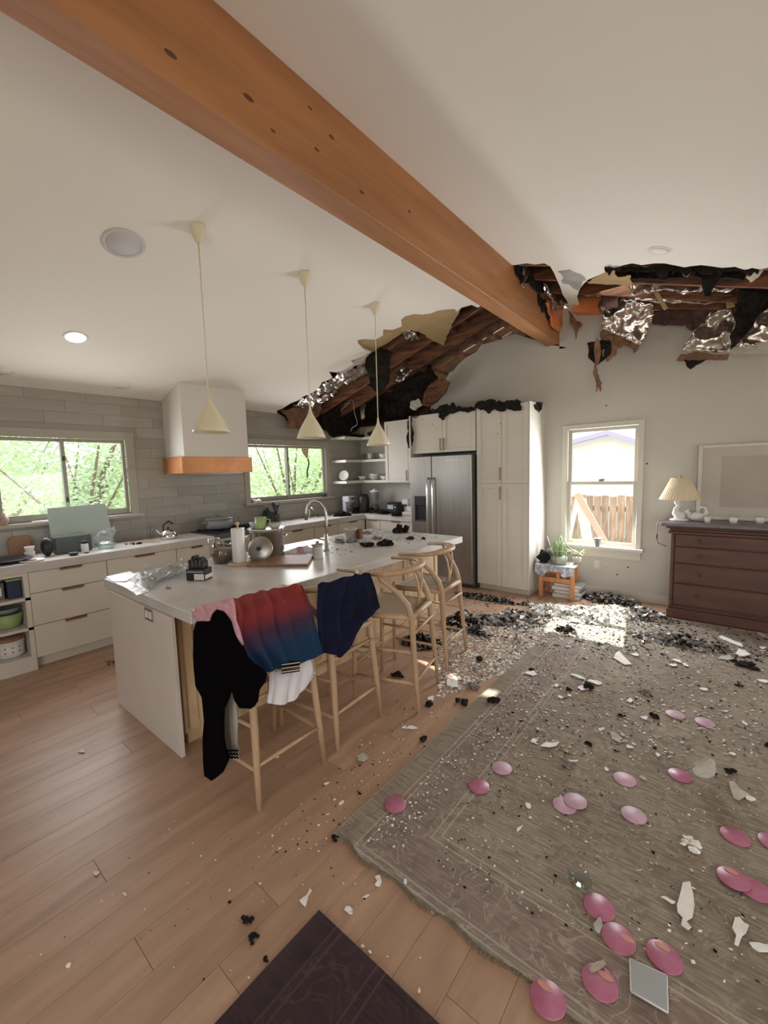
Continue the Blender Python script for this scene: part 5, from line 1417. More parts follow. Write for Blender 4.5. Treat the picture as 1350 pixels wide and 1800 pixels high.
dish('serving_bowl', -4.86, 5.66, Zs1+.05, .10, .06, M_cer, 'white bowl nested in the wide greyish one on the lowest shelf')
for k in range(3):
    x_ = -5.08+.14*k; c = (x_, 5.64, Zs2)
    t = cyl_thing('drinking_glass', c, 'clear drinking glass on the middle corner shelf', 'glass', [('glass', [(0, 0), (.035, 0), (.042, .11), (.039, .11), (.032, .008), (0, .008)], M_thin if k != 1 else M_cer)], 'cups on the middle shelf')
    t['label'] = ['clear glass at the left of the cups on the middle corner shelf', 'white cup between two glasses on the middle corner shelf', 'clear glass at the right of the cups on the middle corner shelf'][k]
dish('serving_bowl', -4.64, 5.66, Zs2, .09, .09, M_cer, 'white bowl behind the farthest pendant on the middle shelf')
# basket and vase on the topmost shelf
c = (-4.78, 5.64, Zs3)
t = thing('woven_basket', 'pale woven rectangular basket on the topmost corner shelf', 'basket', c)
bk_ = MB()
for k in range(6):
    z0_ = Zs3+.002+k*.026; o_ = .004*k
    bk_.tube([(c[0]-.16-o_, c[1]-.10, z0_+.012), (c[0]+.16+o_, c[1]-.10, z0_+.012), (c[0]+.16+o_, c[1]+.10, z0_+.012), (c[0]-.16-o_, c[1]+.10, z0_+.012), (c[0]-.16-o_, c[1]-.10, z0_+.012)], .0125, 6)
bk_.obj('weave', M_gypg, t)
pp = MB()
for k in range(13): pp.box(c[0]-.165+k*.027, c[0]-.155+k*.027, c[1]-.118, c[1]-.112, Zs3, Zs3+.155)
pp.obj('stakes', M_kraft, t)
lf = MB(); vx = (-4.56, 5.60, Zs3)
for k in range(9):
    a = k*.7; lf.tube([vx, (vx[0]+.03*cos(a), vx[1]+.03*sin(a), Zs3+.10), (vx[0]+.08*cos(a), vx[1]+.05*sin(a), Zs3+.17+.01*k)], [.006, .012, .003], 6, flat=.4)
based(lf, 'dried_plant', mat('dried_green_brown', (.22, .20, .09), .9), vx, 'dried green-brown plant at the right end of the topmost shelf', 'plant')
# ------------------------------------------------------------------ torn ceiling and burnt matter
def off(PLN, d):
    n, c = PLN['pl']; return dict(pl=(n, c+d))
NT = [0]
def torn(name, px, plane, m, label, th=.006, crumple=.03, cat='debris', amp=.12, depth=2, freq=9, step=None, group=None, sharp=True):
    NT[0] += 1
    if m is M_foil: sharp = False; step = step or .03
    b = MB(); pxsheet(b, px, plane, th=th, crumple=crumple, seed=NT[0], amp=amp*.9, depth=depth+1, freq=freq, step=step, sharp=sharp)
    c = sum((Vector(v) for v in b.v), Vector())/len(b.v)
    return based(b, name, m, tuple(c), label, cat, group)
YP = lambda v: dict(y=v)
torn('torn_paper', [(640,624),(617,634),(628,596),(660,592),(674,574),(705,556),(728,544),(786,538),(830,530),(812,540),(801,559),(787,587),(781,608),(767,601),(737,583),(708,583),(668,610),(650,622)], off(PLL, .020), M_kraft, 'tan paper facing exposed at the upper edge of the left ceiling opening', crumple=.004)
torn('torn_paper', [(590,650),(617,634),(650,622),(640,638),(612,650),(600,662)], off(PLL, .024), M_gypg, 'pale torn plasterboard lip at the middle of the left ceiling opening', crumple=.01)
torn('foil_strip', [(543,695),(560,682),(575,668),(600,655),(642,628),(648,640),(640,656),(610,672),(580,684),(556,698)], off(PLL, .03), M_foil, 'silver foil strip along the left edge of the torn ceiling', crumple=.07, freq=14, amp=.2)
torn('foil_strip', [(516,715),(530,700),(545,693),(560,698),(592,688),(585,698),(560,708),(532,719)], off(PLL, .02), M_foil, 'bright crumpled foil at the lowest left tip of the torn ceiling', crumple=.08, freq=16, amp=.2)
torn('torn_paper', [(489,722),(506,721),(532,716),(560,706),(566,716),(556,735),(541,748),(533,745),(524,756),(515,752),(503,752),(508,738),(500,728)], dict(x=-5.22), M_kraft2, 'brown torn sheet hanging by the small window\'s top right corner', crumple=.05)
torn('insulation_or_shade', [(648,622),(668,612),(684,616),(682,650),(675,682),(664,692),(652,680),(644,660),(641,640)], YP(4.25), M_char, 'black charred insulation hanging behind the farthest pendant cord', th=.05, crumple=.06)
torn('insulation_or_shade', [(566,716),(590,722),(612,708),(634,700),(634,746),(618,764),(588,770),(574,755),(564,740)], dict(x=-5.30), M_char, 'black burnt insulation on the window wall above the corner shelves', th=.03, crumple=.03)
torn('insulation_or_shade', [(642,702),(655,690),(668,700),(664,742),(640,746)], YP(5.80), M_char, 'black burnt wall patch behind the basket above the corner shelves', th=.03, crumple=.03)
torn('insulation_or_shade', [(655,690),(700,672),(730,655),(756,640),(770,668),(752,700),(735,720),(712,736),(668,740)], YP(5.83), M_char, 'black burnt recess behind the wall cabinet top', th=.03, crumple=.05)
torn('foil_strip', [(704,582),(716,580),(731,587),(736,597),(724,598),(711,594)], off(PLL, .015), M_foil, 'small foil scrap on the tan paper above the wall cabinets', crumple=.05, freq=20)
torn('scorched_board', [(745,690),(760,672),(775,665),(790,672),(782,690),(768,705),(752,715),(742,712)], YP(5.6), M_burnt, 'scorched brown board end leaning at the wall above the refrigerator cabinet', th=.03, crumple=.03)
0 and torn('scorched_board', [(788,590),(812,560),(845,548),(862,558),(840,590),(812,612),(790,615)], YP(5.1), M_burnt2, 'dark scorched board piece just left of the beam\'s lower edge', th=.03, crumple=.03)
torn('foil_strip', [(690,662),(712,645),(724,648),(716,660),(700,672)], YP(5.2), M_foil, 'foil scrap caught between the rafters in the left opening', crumple=.05, freq=20)
torn('plaster_chunk', [(722,705),(735,700),(742,712),(730,722),(720,716)], YP(5.45), M_gypg, 'grey plaster scrap above the refrigerator cabinet\'s left corner', th=.02, crumple=.02)
torn('char_fringe', [(724,734),(742,722),(770,717),(790,713),(796,707),(801,716),(830,717),(836,709),(850,705),(870,703),(886,707),(908,701),(915,712),(917,721),(905,722),(890,718),(885,723),(872,720),(858,727),(850,720),(838,717),(830,722),(808,723),(800,725),(788,728),(781,735),(777,739),(772,728),(745,727),(728,732)], YP(5.245), M_char, 'black charred fringe draped along the tops of the refrigerator and pantry cabinets', th=.012, crumple=.014, amp=.25)
torn('char_fringe', [(714,742),(723,732),(726,760),(723,784),(718,788),(715,775),(717,758)], YP(5.24), M_char, 'black charred drip hanging down at the refrigerator cabinet\'s left edge', th=.02, crumple=.02)
torn('char_fringe', [(938,712),(945,706),(955,707),(952,716),(947,725),(942,720)], dict(x=-1.955), M_char, 'small black charred scrap over the pantry\'s top right edge', th=.012, crumple=.015)
for k, (px, py, wp, z_, lb) in enumerate(((760, 712, 50, 2.49, 'black charred heap on the refrigerator cabinet, left end'), (815, 712, 60, 2.49, 'black charred heap on the refrigerator cabinet, right end'), (880, 706, 66, 2.49, 'black charred heap on top of the pantry cabinet'), (600, 762, 40, 2.277, 'black charred heap on the topmost corner shelf, left end'), (630, 752, 44, 2.277, 'black charred heap on the topmost corner shelf behind the basket'), (660, 742, 30, 2.277, 'black charred heap between the basket and the wall cabinet'))):
    c = at(px, py, y=5.62 if k else 5.6)
    b = MB(); rr_ = random.Random(k+60)
    for j in range(16):
        s_ = rr_.uniform(.03, .075); b.rock((c.x+rr_.uniform(-.5, .5)*wp/CF*6.3, c.y+rr_.uniform(-.15, .12), z_+s_*.5), s_, j+k*31, 1, .45, (1.2, 1, .7))
    for i, q in enumerate(b.v): b.v[i] = (q[0], min(q[1], YB-.01), max(q[2], z_+.001))
    based(b, 'charred_heap', M_char, (c.x, c.y, z_), lb, 'debris')
def wire(name, px, plane, r, m, label, cat='wire'):
    P = [at(a, b_, **plane) for a, b_ in px]
    G_ = [cr(P, k/18) for k in range(19)]
    return based(MB().tube(G_, r, 6), name, m, tuple(P[-1]), label, cat)
wire('dangling_wire', [(583,700),(585,722),(590,742),(586,752),(588,772)], YP(5.3), .006, M_gypg, 'pale wire dangling above the left end of the corner shelves')
wire('dangling_wire', [(605,712),(612,706),(620,704),(623,725),(628,745),(619,752),(617,758)], YP(5.3), .006, M_gypg, 'pale looped wire dangling right of the straight one above the corner shelves')
wire('dangling_wire', [(592,738),(596,725),(606,715),(614,708)], YP(5.32), .010, M_gypg, 'short pale twisted wire joining the two dangling wires')
torn('hanging_strip', [(526,770),(541,768),(542,790),(540,806),(534,800),(529,785)], YP(4.75), M_kraft2, 'brown strip hanging under the middle pendant before the small window', crumple=.02)
wire('hanging_scrap', [(541,806),(543,815),(540,828),(541,838)], YP(4.75), .012, M_char, 'thin black scrap hanging below the brown strip at the small window', 'debris')

# right opening
torn('insulation_or_shade', [(1085,472),(1110,463),(1184,464),(1214,468),(1310,471),(1306,492),(1262,490),(1234,489),(1150,489),(1108,488),(1098,480)], YP(4.72), M_char, 'long black band of charred insulation and painted shade just inside the right ceiling opening', th=.06, crumple=.05)  # charred batt, its black also standing for the shaded cavity above the foil
torn('foil_strip', [(1106,487),(1150,486),(1234,486),(1236,512),(1190,513),(1150,512),(1128,516),(1107,520),(1104,503)], YP(5.0), M_foil, 'wide bright foil band across the upper middle of the right opening', crumple=.06, freq=14)
torn('foil_strip', [(1258,492),(1303,489),(1296,505),(1285,513),(1248,514),(1252,503)], YP(5.02), M_foil, 'short bright foil piece right of the black tongue in the right opening', crumple=.06, freq=14)
torn('foil_strip', [(1088,514),(1160,515),(1285,516),(1284,530),(1200,531),(1140,530),(1086,528)], YP(5.55), M_foil, 'dull foil band behind the thin brown batten in the right opening', crumple=.03, freq=9)
def bar(name, a, b_, plane, r, m, label, d=None):
    p, q = at(*a, **plane), at(*b_, **plane); u = (q-p).normalized(); s_ = Vector((0, 1, 0)); t_ = u.cross(s_).normalized()
    b = MB(); b.prism([p-t_*r, p+t_*r, q+t_*r, q-t_*r], s_*(d or r*2)); return based(b, name, m, tuple((p+q)/2), label, 'timber')
bar('ceiling_batten', (1146,514), (1288,516), YP(5.30), .014, M_burnt, 'thin brown batten crossing the right opening under the foil band')
bar('ceiling_batten', (1052,534), (1292,535), YP(5.62), .035, M_burnt, 'thicker brown batten crossing low in the right opening')
bar('ceiling_batten', (1282,500), (1284,538), YP(5.35), .03, M_kraft, 'short upright tan batten at the right end of the thin batten')
bar('ceiling_batten', (1153,514), (1170,542), YP(5.25), .018, M_kraft, 'slanting tan stick hanging from the thin batten')
bar('orange_header', (1010,533), (1056,532), YP(5.69), .095, mat('raw_orange_fir', (.75, .24, .09), .6, var=.2), 'bright orange timber block at the left end of the right opening', .17)
torn('insulation_or_shade', [(1052,500),(1080,498),(1106,506),(1102,514),(1088,513),(1087,540),(1068,545),(1056,535),(1060,515)], YP(5.5), mat('dark_red_char_shade', (.12, .065, .055), .9, var=.4, vs=10), 'dark red-brown charred piece and painted shadow above the left foil flap', th=.03, crumple=.04)  # upper strip paints a shadow, the round part is char
torn('foil_strip', [(1027,513),(1040,508),(1060,512),(1055,520),(1026,522)], YP(5.5), M_foil, 'small bright foil scrap above the orange timber block', crumple=.04, freq=18)
torn('insulation_or_shade', [(1019,524),(1026,500),(1036,497),(1056,500),(1058,512),(1040,509),(1028,514)], YP(5.58), M_ash, 'grey charred flap above the orange timber block', crumple=.03)
torn('torn_paper', [(1033,497),(1054,483),(1082,470),(1080,478),(1088,488),(1108,484),(1109,503),(1080,501),(1054,499),(1037,498)], off(PLR, .02), M_kraft, 'tan paper facing at the upper left of the right ceiling opening', crumple=.01)
torn('foil_flap', [(1055,540),(1062,531),(1100,532),(1149,535),(1150,550),(1139,575),(1126,606),(1108,600),(1085,590),(1058,580),(1060,558)], YP(5.55), M_foil, 'large crumpled foil flap hanging left of the dark gap in the right opening', crumple=.075, freq=7, th=.008, step=.026, sharp=False)
torn('torn_paper', [(1053,585),(1060,576),(1085,588),(1108,598),(1126,604),(1115,622),(1108,611),(1095,607),(1085,614),(1084,623),(1066,636),(1058,620)], YP(5.62), M_kraft2, 'brown paper hanging below the left foil flap', crumple=.04)
torn('insulation_or_shade', [(1032,603),(1050,600),(1072,599),(1073,622),(1060,632),(1050,640),(1043,638),(1034,628)], YP(5.60), M_char, 'black charred patch hanging below the brown paper left of the tall window', crumple=.04, th=.03)
torn('hanging_strip', [(1048,592),(1054,598),(1054,632),(1050,655),(1058,672),(1056,690),(1052,680),(1048,692),(1046,670),(1042,655),(1045,630)], YP(5.55), M_kraft2, 'long thin brown strip dangling toward the tall window', crumple=.03)
torn('hanging_strip', [(998,545),(1006,552),(1012,562),(1024,570),(1016,580),(1013,598),(1010,580),(1002,568)], YP(5.75), M_kraft2, 'rust-brown torn strip on the wall just right of the beam end', crumple=.03)
torn('insulation_or_shade', [(1148,545),(1200,541),(1244,541),(1248,548),(1232,566),(1216,582),(1205,572),(1185,571),(1147,569),(1144,556)], YP(5.74), mat('dark_red_char_shade', (.12, .065, .055)), 'dark sheet painting the shaded cavity between the two hanging foil flaps', th=.03, crumple=.03)  # dark sheet standing in for the shade of the open cavity
torn('foil_flap', [(1252,545),(1289,543),(1288,580),(1283,617),(1245,617),(1200,616),(1204,604),(1218,588),(1236,566)], YP(5.50), M_foil, 'large crumpled foil flap hanging right of the dark gap', crumple=.075, freq=7, th=.008, step=.026, sharp=False)
torn('foil_flap', [(1318,540),(1356,520),(1360,608),(1318,608),(1283,612),(1290,592),(1303,572)], YP(5.42), M_foil, 'crumpled foil flap at the photo\'s right edge behind the black strip', crumple=.075, freq=7, th=.008, step=.026, sharp=False)
torn('torn_paper', [(1188,634),(1196,623),(1230,618),(1281,621),(1280,632),(1240,633),(1205,635)], YP(5.48), M_kraft2, 'brown paper edge below the right foil flap', crumple=.02)
torn('torn_paper', [(1280,612),(1320,606),(1360,600),(1360,624),(1320,622),(1282,620)], YP(5.40), M_gypg, 'pale paper edge below the foil at the photo\'s right edge', crumple=.02)
torn('char_scrap', [(1202,632),(1220,633),(1241,631),(1226,640),(1214,649),(1206,642)], YP(5.45), M_char, 'black pointed scrap under the right foil flap\'s brown edge', crumple=.02, th=.02)
torn('insulation_or_shade', [(1306,492),(1322,480),(1338,474),(1362,470),(1362,530),(1330,556),(1312,585),(1300,600),(1284,612),(1283,590),(1292,550),(1296,512)], YP(5.12), M_char, 'big black charred strip slanting down at the right edge of the opening', th=.06, crumple=.07)
torn('insulation_or_shade', [(1230,470),(1270,473),(1264,490),(1252,506),(1248,520),(1238,520),(1233,500)], YP(4.45), M_char, 'black charred tongue hanging in the middle of the right opening', th=.03, crumple=.03)
torn('torn_paper', [(1324,470),(1342,474),(1334,486),(1320,496),(1311,488),(1318,478)], YP(4.42), M_ceil, 'pale torn ceiling flap before the black slanting strip', crumple=.02)
torn('torn_paper', [(1190,468),(1203,462),(1216,468),(1214,480),(1208,487),(1200,482)], YP(4.40), M_gypg, 'small grey torn ceiling flap above the bright foil band', crumple=.02)
torn('insulation_or_shade', [(908,467),(930,462),(958,464),(960,490),(953,516),(944,512),(934,500),(920,498),(912,486)], dict(x=-1.77), M_char, 'black charred hole edge on the beam\'s right face', th=.02, crumple=.03)
torn('foil_strip', [(957,466),(970,472),(980,492),(990,522),(988,545),(972,545),(966,525),(958,500)], dict(x=-1.72), M_foil, 'upright crumpled foil strip beside the beam end', crumple=.06, freq=14)
torn('foil_strip', [(919,470),(928,466),(925,490),(920,506),(917,500),(922,484)], dict(x=-1.75), M_foil, 'narrow foil sliver on the beam\'s charred upper edge', crumple=.03, freq=20)
torn('scorched_board', [(962,532),(985,528),(992,548),(1002,556),(990,570),(982,582),(972,575),(968,556)], dict(x=-1.76), mat('raw_orange_fir', (.75, .24, .09)), 'orange splintered wood at the beam end', crumple=.03, th=.015)
torn('soot_patch', [(980,478),(1000,474),(1020,482),(1030,492),(1022,500),(1016,512),(1000,500),(988,498)], off(PLR, -.003), mat('smoke_stained_paint', (.42, .40, .37), .9, var=.3), 'smoke-stained grey patch of ceiling between the two openings', crumple=.0, th=.002, cat='soot')

rr_ = random.Random(5)
for k in range(9):
    x0 = 1078+k*30; drip = [(x0-16, 468), (x0+16, 468)]
    m_ = rr_.randint(4, 6)
    for j in range(m_): drip.append((x0+16-32*j/(m_-1)+rr_.uniform(-3, 3), 472+rr_.choice((3, 5, 9, 14))*rr_.uniform(.6, 1.2)))
    torn('char_fringe', drip, YP(4.335+.01*(k % 3)), M_char, 'black char fringe on the right ceiling opening\'s upper edge, %s from the beam' % ['first', 'second', 'third', 'fourth', 'fifth', 'sixth', 'seventh', 'eighth', 'ninth'][k], crumple=.02, th=.01, depth=1, group='char fringes on the right opening')
# ------------------------------------------------------------------ rugs
rg = []
n_, m_ = 90, 70
RX0, RX1, RY0, RY1 = -1.37, 2.9, 1.22, 5.36
for i in range(m_):
    rg.append([])
    for j in range(n_):
        u = (i/(m_-1)); v = (j/(n_-1))**1.4
        xx = RX0+(RX1-RX0)*v; yy = RY0+(RY1-RY0)*u
        e = max(0, 1-u*12); yy += e*(.010*sin(xx*23)+.012*noise.noise(Vector((xx*9, 0, 0))))
        xx += max(0, 1-v*30)*.006*noise.noise(Vector((yy*7, 4, 0)))
        rg[-1].append((xx, yy, .0135+.0015*noise.noise(Vector((xx*4, yy*4, 0)))))
M_rug = rugmat('faded_patterned_rug', (.34, .28, .21), (.16, .125, .092), (.52, .46, .38), (.25, .165, .16), RX0, RY0, (.125, .375))
b = MB().grid(rg, .011); rug = b.obj('area_rug', M_rug); setp(rug, 'large faded grey-brown patterned rug covering the right side of the floor', 'rug')
fr = MB()
for k in range(420):
    xx = RX0+(k+.5)/420*1.9; yy = RY0+.010*sin(xx*23)+.012*noise.noise(Vector((xx*9, 0, 0)))
    l = R.uniform(.008, .02); fr.tube([(xx, yy+.003, .008), (xx+R.uniform(-.004, .004), yy-l, .003)], .0017, 3, cap=False)
o = fr.obj('fringe', mat('rug_fringe', (.30, .255, .18), .95), rug); o['kind'] = 'stuff'
M_rug2 = rugmat('dark_maroon_rug', (.050, .022, .026), (.018, .009, .012), (.085, .052, .052), (.05, .02, .024), -1.165, -3, (.10, .30))
b = MB(); g = []
for i in range(30):
    g.append([])
    for j in range(30):
        xx = -1.163+1.8*j/29; yy = .945-1.6*i/29
        g[-1].append((xx, yy, .010+.002*noise.noise(Vector((xx*5, yy*5, 0)))))
b.grid(g, -.009); setp(b.obj('small_rug', M_rug2), 'dark maroon patterned rug in the bottom foreground', 'rug')

# ------------------------------------------------------------------ pink discs on the rug
ZG = .0165
discs = [(1187,1256,'pink disc farthest from the camera, left of its neighbour under the dresser side',1,0),(1239,1270,'pink disc second farthest, just right of the farthest one',1,0),(1098,1370,'pale pink disc lying alone in the middle of the rug',1,0),(1195,1363,'pink disc touching the upright plaster chunk',0,0),(992,1416,'dusty pink disc partly under another disc',1,0),(1011,1410,'pale pink disc lying on top of another disc',1,1),(1114,1433,'dusty pink disc right of the overlapping pair',1,0),(882,1350,'pink disc on the rug\'s left border, farther of the two there',1,0),(842,1382,'pink disc on the rug\'s left border, nearer of the two there',0,0),(695,1414,'dark pink disc nearest the rug\'s left corner',0,0),(1292,1470,'dark pink disc near the right edge of the photo, above the overlapping pair',0,0),(1289,1547,'pink disc at the right edge, left one of an overlapping pair',0,1),(1326,1563,'pink disc at the right edge, right one of an overlapping pair',0,0),(1053,1595,'dusty pink disc just below the clear watch glass',0,0),(1087,1650,'pink disc with an orange sheen left of the clear square tile',0,0),(1167,1682,'pink disc just right of the clear square tile',0,0),(1054,1727,'pink disc with an orange spot below left of the clear square tile',0,0),(963,1756,'pink disc nearest the camera on the rug edge with a dark stain',0,0),(1360,1482,'dark pink disc cut by the right edge of the photo',0,0)]
M_org = mat('orange_glaze_patch', (.62, .30, .24), .4)
dm_ = [MB().lathe([(0, .0), (.052, 0), (.0545, .002), (.0545, .0035), (.052, .0055), (0, .006)], (0, 0, 0), 28).obj('pink_coaster', m, None) for m in (M_pink, M_pinkl)]
meshes = [o.data for o in dm_]
for o in dm_: bpy.data.objects.remove(o)
for i, (px, py, lb, k, up) in enumerate(discs):
    c = at(px, py, z=ZG)
    o = bpy.data.objects.new('pink_coaster', meshes[k]); COL.objects.link(o)
    o.location = (c.x, c.y, ZG-.0015+.0065*up); o.rotation_euler = (R.uniform(-.01, .01)+.04*up, R.uniform(-.01, .01), R.uniform(0, 6))
    setp(o, lb, 'coaster', 'pink discs scattered on the rug')
    if py > 1590 and py != 1595 or py == 1547:
        a = R.uniform(.5, 2.2)
        pts = [(c.x+.030*cos(a)+.018*cos(t_)*1.3, c.y+.030*sin(a)+.011*sin(t_), ZG+.0045+.0065*up) for t_ in [q*pi/6 for q in range(12)]]
        s_ = MB().prism(pts, (0, 0, .0006)); q = s_.obj('glaze_patch', M_org, o, off=Vector(o.location)); q.rotation_euler = (0, 0, 0); q.matrix_parent_inverse = o.rotation_euler.to_matrix().to_4x4().inverted(); q['label'] = 'orange glazed spot'
# clear square tile and watch glass
q = [at(a, b_, z=ZG+.004) for a, b_ in ((1107, 1688), (1172, 1718), (1174, 1783), (1109, 1745))]
b = MB().prism(q, (0, 0, .008)); gt = based(b, 'glass_tile', M_slab, tuple(q[3]), 'clear square glass tile lying on the rug among the pink discs', 'glass tile')
eb = MB()
for i in range(4): eb.tube([q[i]+Vector((0, 0, .006)), q[(i+1) % 4]+Vector((0, 0, .006))], .0025, 6)
o = eb.obj('edge_highlight', M_cer, gt, off=Vector(gt.location)); o['label'] = 'painted bright edge highlight'  # white bars paint the bright highlight along the glass edges
c = at(1019, 1549, z=ZG); b = MB().lathe([(0, .001), (.03, .003), (.046, .012), (.045, .015), (.028, .006), (0, .004)], (c.x, c.y, ZG), 28); based(b, 'watch_glass', M_thin, (c.x, c.y, ZG), 'clear round glass dish on the rug above the nearest row of pink discs', 'glass dish')
b = MB(); pxsheet(b, [(1043,1622),(1055,1612),(1060,1626),(1054,1640),(1046,1636)], dict(z=ZG+.008), th=.004, crumple=.01, seed=77, amp=.05); based(b, 'plaster_chip', M_gypg, tuple(at(1050, 1626, z=ZG)), 'greyish chip wedged between two of the nearest pink discs', 'debris')
b = MB(); pxsheet(b, [(1035,1700),(1048,1690),(1062,1684),(1066,1696),(1050,1704),(1040,1708)], dict(z=ZG+.012), th=.003, crumple=.012, seed=78, amp=.05); based(b, 'foil_scrap', M_foil, tuple(at(1050, 1700, z=ZG)), 'shiny foil scrap at the upper edge of the disc left of the square tile', 'debris')

# ------------------------------------------------------------------ debris on the floor
def zf(px, py):
    p = at(px, py, z=0)
    return ZG if (p.x > RX0 and RY0 < p.y < RY1) or (p.x > -1.16 and p.y < .94) else .001
POLY = {(1206,1592): [(1200,1552),(1213,1552),(1218,1570),(1221,1592),(1217,1612),(1206,1619),(1215,1633),(1209,1635),(1197,1625),(1200,1613),(1191,1604),(1190,1590),(1195,1575)],
 (1300,1636): [(1292,1612),(1300,1612),(1308,1622),(1316,1628),(1312,1640),(1304,1646),(1298,1662),(1291,1660),(1294,1645),(1287,1632)],
 (1336,1664): [(1317,1657),(1335,1658),(1350,1660),(1352,1672),(1335,1672),(1322,1664)],
 (1302,1390): [(1281,1375),(1290,1373),(1300,1387),(1313,1394),(1319,1400),(1306,1402),(1297,1407),(1290,1402),(1284,1388)],
 (966,1309): [(950,1312),(960,1306),(983,1304),(978,1310),(965,1314)],
 (536,1579): [(545,1562),(548,1565),(542,1576),(537,1594),(531,1590),(526,1583),(538,1574)],
 (664,1549): [(659,1541),(668,1538),(671,1550),(667,1560),(659,1557),(663,1549)]}
def chip(px, py, w_, h_, ang, label, m=None, name='plaster_chip', th=.004, crumple=.006, up=0, seed=None, group=None, n=None):
    z = zf(px, py)+up; rr_ = random.Random(px*7+py if seed is None else seed); n = n or rr_.choice((5, 6, 7, 8))
    pts = []
    for k in range(n):
        a = k/n*2*pi; a += rr_.uniform(-.3, .3); q = rr_.uniform(.55, 1.28)
        x_, y_ = cos(a)*w_*.46*q, sin(a)*h_*.42*q
        pts.append((px+x_*cos(ang)-y_*sin(ang), py+x_*sin(ang)+y_*cos(ang)))
    if (px, py) in POLY: pts = POLY[(px, py)]
    P = [at(a, b_, z=z+th) for a, b_ in pts]
    b = MB(); sheet(b, P, th=th, crumple=crumple, seed=int(px+py), depth=1, amp=.003, step=max(.008, (P[0]-P[len(P)//2]).length/4), freq=22)
    lo = min(v[2] for v in b.v)
    b.v = [(v[0], v[1], v[2]-lo+z) for v in b.v]
    c = at(px, py, z=z)
    return based(b, name, m or M_gyp, (c.x, c.y, z), label, 'debris', group)
